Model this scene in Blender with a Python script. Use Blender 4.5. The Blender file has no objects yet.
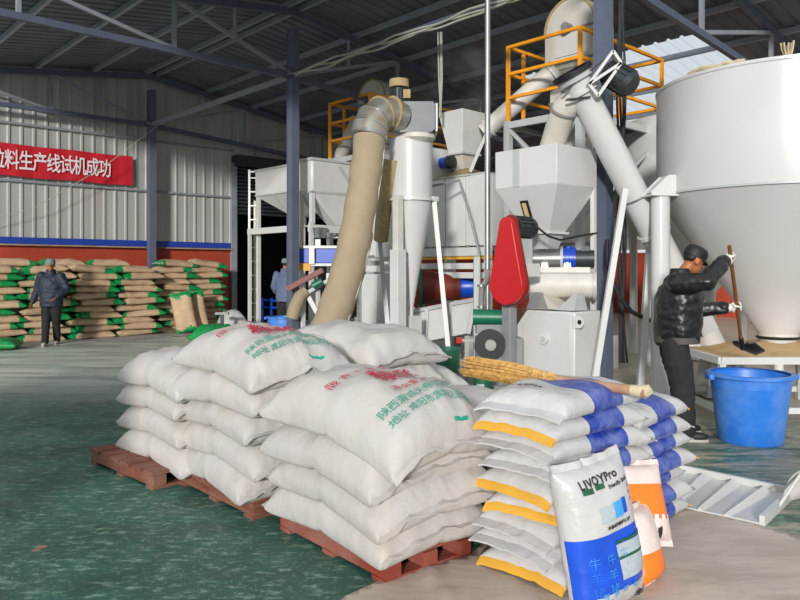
import bpy, bmesh, math, random
from mathutils import Vector, Matrix, noise

# ------------------------------------------------------------------ camera, sky, sun, exposure
SC = bpy.context.scene
COL = SC.collection
CAM_H, FPX, HY = 1.5, 720.0, 270.0
cam_d = bpy.data.cameras.new('camera'); cam = bpy.data.objects.new('camera', cam_d); COL.objects.link(cam)
cam.location = (0, 0, CAM_H); cam.rotation_euler = (math.pi/2, 0, 0)
cam_d.sensor_width = 36; cam_d.lens = 36*FPX/800; cam_d.shift_y = -30/800
cam_d.clip_start = 0.05; cam_d.clip_end = 200
SC.camera = cam
world = bpy.data.worlds.new('sky'); SC.world = world; world.use_nodes = True
bg = world.node_tree.nodes['Background']; bg.inputs[0].default_value = (0.88, 0.94, 1.0, 1); bg.inputs[1].default_value = 0.78
sun_d = bpy.data.lights.new('sun', 'SUN'); sun = bpy.data.objects.new('sun', sun_d); COL.objects.link(sun)
sun_d.energy = 3.2; sun_d.angle = math.radians(5.0); sun_d.color = (1.0, 0.975, 0.95)
SUN_DIR = Vector((0.20, 1.0, -0.22)).normalized()
sun.rotation_euler = SUN_DIR.to_track_quat('-Z', 'Y').to_euler(); sun.location = (-3, -8, 6)
SC.view_settings.view_transform = 'Standard'; SC.view_settings.look = 'None'
SC.view_settings.gamma = 1; SC.view_settings.use_curve_mapping = False
SC.view_settings.exposure = 0.0

# ------------------------------------------------------------------ helpers
O2 = Vector((2.4, 8.5, 0)); U = Vector((0.732, 0.681, 0)); V = Vector((-0.681, 0.732, 0)); Z = Vector((0, 0, 1))
U.normalize(); V = Vector((-U.y, U.x, 0))
def B(u, v, z=0): return O2 + U*u + V*v + Z*z           # building axes: u across the hall, v along the ridge
def W(x, y, Y): return Vector(((x-400)/FPX*Y, Y, CAM_H-(y-HY)/FPX*Y))   # a measured picture point at depth Y
def vec(*a): return Vector(a)
def hexc(h):
    h = h.lstrip('#'); o = []
    for i in (0, 2, 4):
        c = int(h[i:i+2], 16)/255; o.append(c/12.92 if c <= .04045 else ((c+.055)/1.055)**2.4)
    return tuple(o)+(1,)

class MB:
    def __init__(s): s.v = []; s.f = []; s.m = []; s.cur = 0
    def add(s, vs, fs):
        b = len(s.v); s.v += [Vector(p) for p in vs]
        for f in fs: s.f.append([b+i for i in f]); s.m.append(s.cur)
        return s
    def box(s, c, d, ex=None, ey=None, ez=None):
        ex = ex or Vector((1,0,0)); ey = ey or Vector((0,1,0)); ez = ez or Z; c = Vector(c)
        vs = [c+ex*(i*d[0]/2)+ey*(j*d[1]/2)+ez*(k*d[2]/2) for k in (-1,1) for j in (-1,1) for i in (-1,1)]
        return s.add(vs, [(0,2,3,1),(4,5,7,6),(0,1,5,4),(2,6,7,3),(0,4,6,2),(1,3,7,5)])
    def ubox(s, c, d): return s.box(c, d, U, V, Z)
    def bar(s, p, q, w, h, up=None):
        p = Vector(p); q = Vector(q); d = q-p; L = d.length; d.normalize()
        up = Vector(up) if up else (Z if abs(d.z) < .9 else U)
        a = d.cross(up).normalized(); b = a.cross(d).normalized()
        return s.box((p+q)/2, (w, L, h), a, d, b)
    def frame(s, d):
        d = Vector(d).normalized(); t = Z if abs(d.z) < .95 else Vector((1,0,0))
        a = d.cross(t).normalized(); return a, d.cross(a).normalized()
    def rings(s, rs, cap0=True, cap1=True, closed=True):
        n = len(rs[0]); vs = [p for r in rs for p in r]; fs = []
        for i in range(len(rs)-1):
            for j in range(n if closed else n-1):
                k = (j+1) % n; fs.append((i*n+j, i*n+k, (i+1)*n+k, (i+1)*n+j))
        if closed and cap0: fs.append(tuple(reversed(range(n))))
        if closed and cap1: fs.append(tuple(range((len(rs)-1)*n, len(rs)*n)))
        return s.add(vs, fs)
    def tube(s, p, q, r, r2=None, n=12, caps=True):
        p = Vector(p); q = Vector(q); r2 = r if r2 is None else r2; a, b = s.frame(q-p)
        cs = [(math.cos(2*math.pi*i/n), math.sin(2*math.pi*i/n)) for i in range(n)]
        return s.rings([[p+a*(x*r)+b*(y*r) for x, y in cs], [q+a*(x*r2)+b*(y*r2) for x, y in cs]], caps, caps)
    def pipe(s, pts, r, n=8):
        pts = [Vector(p) for p in pts]; rs = []; a0 = None
        rad = r if isinstance(r, (list, tuple)) else [r]*len(pts)
        for i, p in enumerate(pts):
            d = (pts[min(i+1, len(pts)-1)]-pts[max(i-1, 0)]).normalized()
            if a0 is None: a, b = s.frame(d)
            else:
                a = a0-d*a0.dot(d)
                if a.length < 1e-6: a, b = s.frame(d)
                a.normalize(); b = d.cross(a)
            a0 = a
            rs.append([p+a*(math.cos(2*math.pi*k/n)*rad[i])+b*(math.sin(2*math.pi*k/n)*rad[i]) for k in range(n)])
        return s.rings(rs)
    def lathe(s, prof, o, ax=None, n=32, caps=True):
        o = Vector(o); ax = (ax or Z).normalized(); a, b = s.frame(ax)
        if abs(ax.z) > .99: a, b = Vector((1,0,0)), Vector((0,1,0))
        return s.rings([[o+ax*z+a*(math.cos(2*math.pi*k/n)*r)+b*(math.sin(2*math.pi*k/n)*r) for k in range(n)] for r, z in prof], caps, caps)
    def prism(s, poly, o, ex, ey, ez, t):
        o = Vector(o); p = [o+ex*x+ey*y for x, y in poly]
        return s.rings([p, [q+ez*t for q in p]])
    def frust(s, c0, d0, c1, d1, ex=None, ey=None):
        ex = ex or U; ey = ey or V; sg = [(-1,-1),(1,-1),(1,1),(-1,1)]
        return s.rings([[Vector(c)+ex*(a*d[0]/2)+ey*(b*d[1]/2) for a, b in sg] for c, d in ((c0, d0), (c1, d1))])
    def ball(s, c, rx, ry=None, rz=None, R=None, n=14, m=9):
        ry = ry or rx; rz = rz or rx; c = Vector(c); rs = []
        for i in range(m+1):
            th = math.pi*(i+.02*(1 if i == 0 else -1 if i == m else 0))/m
            ring = []
            for k in range(n):
                p = Vector((rx*math.sin(th)*math.cos(2*math.pi*k/n), ry*math.sin(th)*math.sin(2*math.pi*k/n), -rz*math.cos(th)))
                ring.append(c+(R @ p if R else p))
            rs.append(ring)
        return s.rings(rs)
    def mesh(s, name, mats, org=None, smooth=True, ang=35):
        me = bpy.data.meshes.new(name); o = Vector(org) if org else Vector()
        me.from_pydata([tuple(p-o) for p in s.v], [], s.f)
        for m in (mats if isinstance(mats, (list, tuple)) else [mats]): me.materials.append(m)
        if any(s.m): me.polygons.foreach_set('material_index', s.m)
        bm = bmesh.new(); bm.from_mesh(me); bmesh.ops.recalc_face_normals(bm, faces=bm.faces); bm.to_mesh(me); bm.free()
        if smooth:
            me.polygons.foreach_set('use_smooth', [True]*len(me.polygons)); me.set_sharp_from_angle(angle=math.radians(ang))
        me.update(); return me
    def build(s, name, mats, parent=None, org=None, bev=0, ang=35, smooth=True):
        if parent is not None: org = parent.location.copy()
        elif org is None:
            zs = min(p.z for p in s.v); org = Vector((sum(p.x for p in s.v)/len(s.v), sum(p.y for p in s.v)/len(s.v), zs))
        me = s.mesh(name, mats, org, smooth, ang); o = bpy.data.objects.new(name, me); COL.objects.link(o)
        if parent is not None: o.parent = parent
        else: o.location = org
        if bev:
            b = o.modifiers.new('bevel', 'BEVEL'); b.width = bev; b.segments = 2; b.limit_method = 'ANGLE'
        return o
class Sub:                                # parent proxy for a sub-part: same origin as the thing it belongs to
    pass
def sub(m, name, mats, part, root, **k):
    o = m.build(name, mats, root, **k); o.parent = part
    return o
def tag(o, label, cat, group=None):
    o['label'] = label; o['category'] = cat
    if group: o['group'] = group
    return o
def thing(name, label, cat, loc=(0,0,0), group=None):
    o = bpy.data.objects.new(name, None); COL.objects.link(o); o.location = loc; o.empty_display_size = .1
    return tag(o, label, cat, group)
def struct(o): o['kind'] = 'structure'; return o
def child(name, me, parent, loc=(0,0,0), rot=(0,0,0)):
    o = bpy.data.objects.new(name, me); COL.objects.link(o); o.parent = parent; o.location = loc; o.rotation_euler = rot
    return o

# ------------------------------------------------------------------ materials
def mat(name, color, rough=.5, metal=0.0, var=.12, scale=6.0, bump=0.0, bscale=40.0, dust=None, dustamt=0.0, spec=.5, stretch=None, coat=0.0, dscale=2.5):
    m = bpy.data.materials.new(name); m.use_nodes = True; nt = m.node_tree; N = nt.nodes; L = nt.links
    p = N['Principled BSDF']; p.inputs['Roughness'].default_value = rough; p.inputs['Metallic'].default_value = metal
    p.inputs['Specular IOR Level'].default_value = spec; p.inputs['Coat Weight'].default_value = coat
    c = hexc(color) if isinstance(color, str) else tuple(color)+(1,)
    tc = N.new('ShaderNodeNewGeometry'); mp = N.new('ShaderNodeMapping'); L.new(tc.outputs['Position'], mp.inputs[0])
    if stretch: mp.inputs['Scale'].default_value = stretch
    nz = N.new('ShaderNodeTexNoise'); nz.inputs['Scale'].default_value = scale; nz.inputs['Detail'].default_value = 6; L.new(mp.outputs[0], nz.inputs[0])
    rp = N.new('ShaderNodeMapRange'); rp.inputs[1].default_value = .3; rp.inputs[2].default_value = .7
    rp.inputs[3].default_value = 1-var; rp.inputs[4].default_value = 1+var; L.new(nz.outputs[0], rp.inputs[0])
    mx = N.new('ShaderNodeVectorMath'); mx.operation = 'SCALE'; mx.inputs[0].default_value = c[:3]; L.new(rp.outputs[0], mx.inputs['Scale'])
    out = mx.outputs[0]
    if dust:
        n2 = N.new('ShaderNodeTexNoise'); n2.inputs['Scale'].default_value = dscale; n2.inputs['Detail'].default_value = 8; n2.inputs['Roughness'].default_value = .65
        L.new(mp.outputs[0], n2.inputs[0])
        r2 = N.new('ShaderNodeMapRange'); r2.inputs[1].default_value = .42; r2.inputs[2].default_value = .68; r2.inputs[3].default_value = 0; r2.inputs[4].default_value = dustamt
        L.new(n2.outputs[0], r2.inputs[0])
        mm = N.new('ShaderNodeMix'); mm.data_type = 'RGBA'; L.new(r2.outputs[0], mm.inputs[0]); L.new(out, mm.inputs[6]); mm.inputs[7].default_value = hexc(dust); out = mm.outputs[2]
    L.new(out, p.inputs['Base Color'])
    if bump:
        nb = N.new('ShaderNodeTexNoise'); nb.inputs['Scale'].default_value = bscale; nb.inputs['Detail'].default_value = 4; L.new(mp.outputs[0], nb.inputs[0])
        b = N.new('ShaderNodeBump'); b.inputs['Strength'].default_value = bump; b.inputs['Distance'].default_value = .02; L.new(nb.outputs[0], b.inputs['Height']); L.new(b.outputs[0], p.inputs['Normal'])
    return m
M = {}
M['white'] = mat('white_painted_steel', '#d0d0cc', .32, var=.04, scale=3, dust='#b3b0a8', dustamt=.3, dscale=1.6)
M['white_clean'] = mat('glossy_white_paint', '#cac8c5', .24, var=.03, scale=2, dust='#c2c1bd', dustamt=.25, dscale=1.2)
M['offwhite'] = mat('dusty_cream_paint', '#d0cdc5', .5, var=.06, dust='#b5a588', dustamt=.45)
M['palegrey'] = mat('pale_grey_paint', '#b4b6b4', .4, var=.06)
M['midgrey'] = mat('grey_machine_paint', '#7d8082', .45, var=.08, dust='#b0a58f', dustamt=.4)
M['steel_blue'] = mat('blue_grey_steel', '#565d6e', .5, var=.1, metal=.1)
M['column'] = mat('column_paint', '#5b6273', .45, var=.08)
M['truss_light'] = mat('light_steel', '#888d94', .45, var=.08)
M['purlin'] = mat('galvanised_purlin', '#9aa0aa', .45, var=.1, metal=.2)
M['galv'] = mat('galvanised_sheet', '#bcbdb8', .42, metal=.25, var=.16, scale=1.6, stretch=(5, 5, .35), dust='#7d6f58', dustamt=.35, dscale=.8)
M['roof'] = mat('dark_roof_sheet', '#696e76', .6, var=.2, scale=1.5, metal=.1)
M['red_wall'] = mat('red_wall_sheet', '#a8402a', .55, var=.12, scale=2, bump=.2, bscale=3)
M['blue_band'] = mat('blue_band_paint', '#1d3f9c', .45, var=.1)
M['ledge'] = mat('dusty_ledge', '#a98d72', .8, var=.25, scale=5)
M['shutter'] = mat('dark_shutter', '#2d3034', .55, var=.1)
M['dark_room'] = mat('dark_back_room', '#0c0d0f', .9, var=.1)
M['banner'] = mat('red_banner_cloth', '#c01426', .65, var=.05, bump=.1, bscale=6)
M['print_white'] = mat('white_print', '#ecdfe2', .6, var=.02)
M['yellow'] = mat('yellow_rail_paint', '#ee9d1e', .45, var=.1, scale=10)
M['red_gloss'] = mat('red_gloss_paint', '#bb1216', .3, var=.04)
M['red_dark'] = mat('dark_red_paint', '#70281c', .45, var=.12)
M['blue_motor'] = mat('blue_motor_paint', '#1546b4', .35, var=.1)
M['dark_motor'] = mat('dark_motor_metal', '#3a4040', .45, var=.2, metal=.4)
M['black'] = mat('black_rubber', '#16171a', .5, var=.1)
M['green_motor'] = mat('green_motor_paint', '#12694a', .4, var=.1)
M['silver'] = mat('bare_galvanised_duct', '#b6b7b5', .28, metal=.85, var=.12, scale=8)
M['silver_dusty'] = mat('dusty_galvanised_duct', '#b0b0ac', .35, metal=.6, var=.12, scale=8, dust='#a8946a', dustamt=.95, dscale=3)
M['steel'] = mat('bare_steel', '#a0a09c', .35, metal=.7, var=.12, scale=8)
M['tan_cap'] = mat('dust_caked_tan', '#a8946a', .85, var=.15, scale=20, bump=.2)
M['greybox'] = mat('fan_housing_grey', '#5c5e60', .42, metal=.2, var=.08)
M['hose'] = mat('tan_fabric_duct', '#a08f74', .8, var=.07, scale=5, bump=.25, bscale=14)
M['sack'] = mat('white_woven_sack', '#bfbbb6', .58, var=.05, scale=5, bump=.55, bscale=11, dust='#c4b8a6', dustamt=.4, dscale=3)
M['plastic'] = mat('white_plastic_bag', '#c6c5c4', .3, var=.04, scale=6, bump=.5, bscale=14, dust='#b8ada0', dustamt=.3)
M['bag_blue'] = mat('blue_print_plastic', '#223f9e', .3, var=.12, scale=14, bump=.5, bscale=12, dust='#aab6da', dustamt=.35, dscale=9)
M['bag_blue_b'] = mat('bright_blue_print', '#1550c8', .3, var=.12, scale=10, bump=.3, bscale=12)
M['tape'] = mat('yellow_seam_tape', '#dca436', .55, var=.08)
M['orange'] = mat('orange_print_plastic', '#ee7c1c', .35, var=.08, bump=.3, bscale=16)
M['pinkwhite'] = mat('pinkish_white_plastic', '#e2cfc6', .4, var=.05, bump=.4, bscale=16)
M['kraft'] = mat('kraft_paper', '#bfa282', .75, var=.14, scale=6, bump=.4, bscale=14)
M['kraft_green'] = mat('green_sack_end', '#0f8a46', .45, var=.2, scale=12, bump=.4, bscale=18)
M['print_red'] = mat('red_sack_print', '#c2203e', .6, var=.1, scale=30)
M['print_green'] = mat('green_sack_print', '#1f9c84', .6, var=.1, scale=30)
M['print_black'] = mat('black_sack_print', '#26282a', .5, var=.1)
M['print_dgreen'] = mat('dark_green_print', '#1f5a3c', .5, var=.2, scale=40)
M['print_lblue'] = mat('light_blue_print', '#4aa3e6', .4, var=.1)
M['print_grey'] = mat('fine_print_grey', '#aeb9bd', .5, var=.15, scale=90)
M['wood'] = mat('stained_pallet_wood', '#7a4634', .7, var=.25, scale=6, bump=.3, dust='#a08470', dustamt=.4, stretch=(1, 1, 4))
M['wood_red'] = mat('red_painted_wood', '#8a3a2c', .6, var=.2, bump=.3, dust='#b09484', dustamt=.4)
M['broom'] = mat('straw_bristles', '#c79a55', .85, var=.35, scale=40, bump=.6, bscale=70)
M['broom_handle'] = mat('taped_handle', '#9a6a48', .35, var=.25, scale=18, dust='#d0b49a', dustamt=.5)
M['blue_tub'] = mat('blue_plastic', '#2673cf', .4, var=.06, scale=4, dust='#8fb2dc', dustamt=.4)
M['leather'] = mat('black_leather', '#1b1b1c', .36, var=.2, scale=9, bump=.5, bscale=13)
M['trouser'] = mat('black_trousers', '#151517', .85, var=.25, scale=7, bump=.4, bscale=10, dust='#3c3a38', dustamt=.35)
M['navy'] = mat('navy_jacket', '#1b2536', .6, var=.2, scale=8, bump=.6, bscale=18)
M['bluegrey_cloth'] = mat('blue_grey_jacket', '#5a6680', .75, var=.15, bump=.4, bscale=14)
M['skin'] = mat('skin', '#a8673f', .5, var=.08, scale=20)
M['glove'] = mat('white_glove', '#ddd8d0', .8, var=.06, bump=.3, bscale=60)
M['cap_black'] = mat('black_cap', '#161617', .6, var=.15)
M['cap_grey'] = mat('grey_cap', '#77807c', .8, var=.3, scale=60)
M['belt'] = mat('worn_waistband', '#4d4842', .7, var=.2)
M['hair'] = mat('dark_hair', '#15120f', .6)
M['shoe'] = mat('dark_shoe', '#232324', .6, var=.1)
M['sole'] = mat('pale_sole', '#b5aca0', .7)
M['handle'] = mat('brown_shovel_handle', '#7b4a2a', .5, var=.2, scale=20)
M['meal'] = mat('tan_feed_meal', '#c8a878', .95, var=.1, bump=.6, bscale=90)
M['tarp'] = mat('tan_tarpaulin', '#c6b7a8', .6, var=.12, scale=1.7, bump=.3, bscale=6, dust='#a0917f', dustamt=.6, dscale=1.6, stretch=(1, 1.8, 1))
M['sheet'] = mat('grey_white_floor_sheet', '#aaa9a4', .6, var=.15, scale=2, bump=.3, bscale=8)
M['rope'] = mat('frayed_rope', '#c8b898', .9, var=.2)
M['cable_w'] = mat('pale_cable', '#a9a699', .6)
M['hopper_in'] = mat('sight_glass_meal', '#c9a878', .6)
M['cage_green'] = mat('green_bucket_paint', '#1d5f48', .45, var=.15)

def floor_mat():
    m = bpy.data.materials.new('green_painted_concrete'); m.use_nodes = True; nt = m.node_tree; N = nt.nodes; L = nt.links
    p = N['Principled BSDF']; g = N.new('ShaderNodeNewGeometry'); sx = N.new('ShaderNodeSeparateXYZ'); L.new(g.outputs['Position'], sx.inputs[0])
    def noisen(sc, det=8, rough=.6, st=(1,1,1)):
        mp = N.new('ShaderNodeMapping'); mp.inputs['Scale'].default_value = st; L.new(g.outputs['Position'], mp.inputs[0])
        n = N.new('ShaderNodeTexNoise'); n.inputs['Scale'].default_value = sc; n.inputs['Detail'].default_value = det; n.inputs['Roughness'].default_value = rough
        L.new(mp.outputs[0], n.inputs[0]); return n.outputs[0]
    def mr(x, a, b, c, d):
        r = N.new('ShaderNodeMapRange'); r.interpolation_type = 'SMOOTHSTEP'
        for i, k in enumerate((a, b, c, d)): r.inputs[i+1].default_value = k
        L.new(x, r.inputs[0]); return r.outputs[0]
    def op(o, a, b):
        k = N.new('ShaderNodeMath'); k.operation = o; k.use_clamp = True
        for i, x in enumerate((a, b)):
            if isinstance(x, (int, float)): k.inputs[i].default_value = x
            else: L.new(x, k.inputs[i])
        return k.outputs[0]
    def mix(f, a, b):
        k = N.new('ShaderNodeMix'); k.data_type = 'RGBA'; L.new(f, k.inputs[0])
        for i, x in ((6, a), (7, b)):
            if isinstance(x, str): k.inputs[i].default_value = hexc(x)
            else: L.new(x, k.inputs[i])
        return k.outputs[2]
    c = mix(mr(noisen(1.3), .35, .65, 0, 1), '#285144', '#356858')
    c = mix(mr(noisen(9, 10, .75, (1, 2.2, 1)), .50, .66, 0, .8), c, '#8fae9a')
    c = mix(mr(noisen(34, 6, .8, (1, .6, 1)), .55, .67, 0, .5), c, '#a9bfb0')
    c = mix(mr(noisen(2.1, 6, .6), .45, .7, 0, .5), c, '#1c4033')            # scuffs
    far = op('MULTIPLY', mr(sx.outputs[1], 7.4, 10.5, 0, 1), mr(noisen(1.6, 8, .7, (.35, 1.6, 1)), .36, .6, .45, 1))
    c = mix(op('MULTIPLY', far, .92), c, '#d0d6c6')                                          # meal dust further in, paled also to paint in the sunlit band
    rt = op('MULTIPLY', mr(sx.outputs[0], .9, 2.0, 0, 1), mr(noisen(2.6, 10, .72, (.6, 2.4, 1)), .42, .62, .03, .8))
    c = mix(rt, c, '#b9ac98')
    rf = op('MULTIPLY', mr(sx.outputs[0], 2.2, 3.6, 0, 1), mr(sx.outputs[1], 6.2, 8.2, 0, .9))
    c = mix(rf, c, '#c3b8a4')
    c = mix(mr(noisen(2.2, 5, .5), .71, .74, 0, .8), c, '#a8735a')                          # small worn-through spots
    L.new(c, p.inputs['Base Color'])
    L.new(mr(noisen(4), .3, .7, .38, .62), p.inputs['Roughness'])
    b = N.new('ShaderNodeBump'); b.inputs['Strength'].default_value = .15; b.inputs['Distance'].default_value = .01; L.new(noisen(30), b.inputs['Height']); L.new(b.outputs[0], p.inputs['Normal'])
    return m
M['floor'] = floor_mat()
def sky_panel():
    m = bpy.data.materials.new('translucent_skylight_sheet'); m.use_nodes = True; nt = m.node_tree; N = nt.nodes
    N.remove(N['Principled BSDF']); t = N.new('ShaderNodeBsdfTranslucent'); t.inputs[0].default_value = (.9, .93, .95, 1)
    tr = N.new('ShaderNodeBsdfTransparent'); mx = N.new('ShaderNodeMixShader'); mx.inputs[0].default_value = .5
    nt.links.new(t.outputs[0], mx.inputs[1]); nt.links.new(tr.outputs[0], mx.inputs[2]); nt.links.new(mx.outputs[0], N['Material Output'].inputs[0])
    return m
M['skylight'] = sky_panel()

def text_polys(s, size=1.0, bold=0.0, align='LEFT', spacing=1.0, shear=0.0):
    cu = bpy.data.curves.new('lettering', 'FONT'); cu.body = s; cu.size = size; cu.align_x = align; cu.offset = bold; cu.space_character = spacing; cu.shear = shear; cu.resolution_u = 3
    ob = bpy.data.objects.new('lettering', cu); COL.objects.link(ob)
    dg = bpy.context.evaluated_depsgraph_get(); me = ob.evaluated_get(dg).to_mesh()
    vs = [(v.co.x, v.co.y) for v in me.vertices]; fs = [tuple(p.vertices) for p in me.polygons]
    ob.evaluated_get(dg).to_mesh_clear(); bpy.data.objects.remove(ob); bpy.data.curves.remove(cu)
    return vs, fs
def flat_mesh(name, vs, fs, m):
    me = bpy.data.meshes.new(name); me.from_pydata([tuple(v) for v in vs], [], fs); me.materials.append(m); me.update(); return me
# ------------------------------------------------------------------ the hall: floor, walls, roof
RZ = 6.25
def zr(u): return RZ-.14*abs(u)
VW, UR, UL = 12.8, 15.6, -4.6
fl = MB(); fl.add([(-30,-14,0),(34,-14,0),(34,45,0),(-30,45,0)], [(0,1,2,3)])
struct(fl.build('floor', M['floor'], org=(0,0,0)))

def wall_panels(parent, at, nrm, w, s0, s1, zb, ztop):
    n = int(round((s1-s0)/w)); w = (s1-s0)/n
    for i in range(n):
        a = s0+i*w; z1 = ztop(a+w*.5); m = MB(); r = .028
        prof = [(0, 0), (w*.70, 0), (w*.76, r), (w*.92, r), (w, 0)]
        m.rings([[at(a+x, zb)+nrm*d for x, d in prof], [at(a+x, z1)+nrm*d for x, d in prof]], closed=False)
        m.build('wall_panel', M['galv'], parent, ang=20)
def empty_struct(name, loc):
    o = bpy.data.objects.new(name, None); COL.objects.link(o); o.location = loc; o['kind'] = 'structure'; return o
# gable wall behind the sacks (doorway from u=2.5 to u=7)
wb = empty_struct('wall_back', B(0, VW, 0))
gw = lambda u, z: B(u, VW, z)
wall_panels(wb, gw, -V, .262, UL, 2.4, 2.2, lambda u: zr(u)+.15)
wall_panels(wb, gw, -V, .262, 7.05, UR, 2.2, lambda u: zr(u)+.15)
wall_panels(wb, gw, -V, .262, 2.4, 7.05, 4.35, lambda u: zr(u)+.15)
u = UL
while u < UR-.1:
    w = 1.2
    if not (2.39 < u < 7.0):
        e = min(u+w, 2.4) if u < 2.4 else min(u+w, UR)
        MB().ubox(B((u+e)/2, VW-.01, 1.05), (e-u-.006, .03, 2.1)).build('red_sheet', M['red_wall'], wb)
    u = round(u+w, 3)
    if 2.3 < u < 7.0: u = 7.05
for z in (3.46, 4.72): 
    for a, b in ((UL, 2.4),):
        MB().bar(B(a, VW-.06, z), B(b, VW-.06, z), .05, .05).build('girt', M['truss_light'], wb)
MB().bar(B(7.05, VW-.06, 3.46), B(UR, VW-.06, 3.46), .05, .05).build('girt', M['truss_light'], wb)
MB().ubox(B(2.42, VW-.06, 2.2), (.16, .12, 4.4)).build('door_jamb', M['truss_light'], wb)
MB().ubox(B(7.05, VW-.06, 2.2), (.16, .12, 4.4)).build('door_jamb', M['truss_light'], wb)
struct(MB().ubox(B((UL+2.34)/2, VW-.05, 2.15), (2.34-UL, .06, .15)).build('trim_1', M['blue_band'], bev=.004))
struct(MB().ubox(B((UL+2.34)/2, VW-.08, 2.055), (2.34-UL, .14, .03)).build('trim_2', M['ledge']))
struct(MB().ubox(B((7.13+UR)/2, VW-.05, 2.15), (UR-7.13, .06, .15)).build('trim_3', M['blue_band']))
# doorway: rolled-down part of the shutter and the unlit room behind
d1 = empty_struct('door_1', B(4.7, VW, 0))
for i in range(13):
    z = 4.3-i*.1
    MB().prism([(0, 0), (.05, .015), (.05, .075), (0, .09)], B(2.5, VW, z-.09), -V, Z, U, 4.47).build('shutter_slat', M['shutter'], d1)
MB().ubox(B(4.72, VW-.12, 4.45), (4.6, .36, .3)).build('shutter_box', M['shutter'], d1)
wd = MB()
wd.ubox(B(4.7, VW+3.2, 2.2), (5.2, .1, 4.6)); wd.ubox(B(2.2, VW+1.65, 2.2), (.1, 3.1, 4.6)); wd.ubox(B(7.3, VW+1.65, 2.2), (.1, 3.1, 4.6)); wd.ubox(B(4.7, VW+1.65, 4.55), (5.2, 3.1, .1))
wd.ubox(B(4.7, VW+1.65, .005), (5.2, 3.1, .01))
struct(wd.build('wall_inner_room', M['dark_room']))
# long side walls
wr = empty_struct('wall_right', B(UR, 6, 0))
wall_panels(wr, lambda s, z: B(UR, s, z), -U, .262, -3.0, VW, 2.2, lambda s: zr(UR)+.17)
for i in range(13):
    a = -3+i*1.2; MB().ubox(B(UR-.01, a+.6, 1.05), (.03, 1.194, 2.1)).build('red_sheet', M['red_wall'], wr)
for z in (2.7, 3.4): MB().bar(B(UR-.06, -3, z), B(UR-.06, VW, z), .05, .05).build('girt', M['truss_light'], wr)
for s in (0, 3.2, 6.4, 9.6): MB().ubox(B(UR-.1, s, 2.02), (.16, .16, 4.04)).build('side_post', M['column'], wr)
# added low wall out of view on the left, to shade the floor there
wl = empty_struct('wall_added_shade', vec(-4.5, 1.7, 0))
wall_panels(wl, lambda s, z: vec(s, 1.7, z), vec(0, -1, 0), .262, -6.6, -2.85, 0, lambda s: 1.95)
MB().box(vec(-4.72, 1.72, 1.97), (3.8, .1, .06)).build('cap_rail', M['truss_light'], wl)
for x in (-6.55, -4.7, -2.9): MB().box(vec(x, 1.76, .98), (.08, .08, 1.96)).build('side_post', M['column'], wl)
# roof: sheets, skylight sheets, purlins
ce = empty_struct('ceiling', B(0, 6, RZ))
def roof_sheet(u0, u1, v0, v1, mname, nm):
    m = MB(); n = 4; prof = []
    for i in range(n):
        a = v0+(v1-v0)*i/n; w = (v1-v0)/n
        prof += [(a, 0), (a+w*.62, 0), (a+w*.72, .035), (a+w*.9, .035)]
    prof.append((v1, 0))
    m.rings([[B(uu, v, zr(uu)+.14+d) for v, d in prof] for uu in (u0, u1)], closed=False)
    m.build(nm, M[mname], ce, ang=20)
for k in range(-2, 13):
    e = min(k+1, VW+.05)
    if k in (1, 2, 3, 4):
        roof_sheet(0, 5.0, k, e, 'roof', 'roof_sheet'); roof_sheet(5.0, 13.2, k, e, 'skylight', 'skylight_sheet'); roof_sheet(13.2, UR+.2, k, e, 'roof', 'roof_sheet')
    else: roof_sheet(0, UR+.2, k, e, 'roof', 'roof_sheet')
    if k >= 1: roof_sheet(0, UL-.2, k, e, 'roof', 'roof_sheet')
for i in range(12):
    u = .14+i*1.36
    MB().bar(B(u, -2, zr(u)+.08), B(u, VW-.03, zr(u)+.08), .06, .1).build('purlin', M['purlin'], ce)
for i in range(4):
    u = -.14-i*1.24
    MB().bar(B(u, 1, zr(u)+.08), B(u, VW-.03, zr(u)+.08), .06, .1).build('purlin', M['purlin'], ce)

# trusses
def truss(v, lab, left=UL):
    t = thing('roof_truss', lab, 'roof truss', B(0, v, 5.0), 'roof trusses of the hall')
    zc = lambda u: 5.04-.07*u if u > 0 else 5.04
    top = lambda u: zr(u)-.02
    MB().bar(B(0, v, top(0)), B(UR, v, top(UR)), .09, .12).build('top_chord', M['steel_blue'], t)
    MB().bar(B(0, v, zc(0)), B(14.5, v, zc(14.5)), .08, .1).build('bottom_chord', M['steel_blue'], t)
    MB().bar(B(0, v, top(0)), B(left, v, top(left)), .09, .12).build('top_chord', M['steel_blue'], t)
    MB().bar(B(0, v, zc(0)), B(left, v, zc(-1)), .08, .1).build('bottom_chord', M['steel_blue'], t)
    us = [2.6, 5.2, 7.8, 10.4, -2.3, -4.6, -6.9]
    for u in us:
        if u < left+.2: continue
        MB().bar(B(u, v, zc(u)), B(u, v, top(u)), .06, .06).build('web_post', M['truss_light'], t)
    for a, b in ((0, 2.6), (2.6, 5.2), (5.2, 7.8), (0, -2.3), (-2.3, -4.6)):
        if b < left: continue
        MB().bar(B(a, v, zc(a)+.03), B(b, v, top(b)-.03), .05, .06).build('web_diagonal', M['truss_light'], t)
    for a in (1.3, -1.2):
        MB().bar(B(a, v, (zc(0)+top(a*2))/2-.02), B(a, v, top(a)), .04, .05).build('web_strut', M['truss_light'], t)
    return t
truss(VW-.35, 'blue grey roof truss close against the far corrugated gable wall')
truss(6.4, 'blue grey roof truss carried by the slim middle column', left=-6.4)
truss(0, 'dark roof truss overhead above the big white tank', left=-.4)

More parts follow.
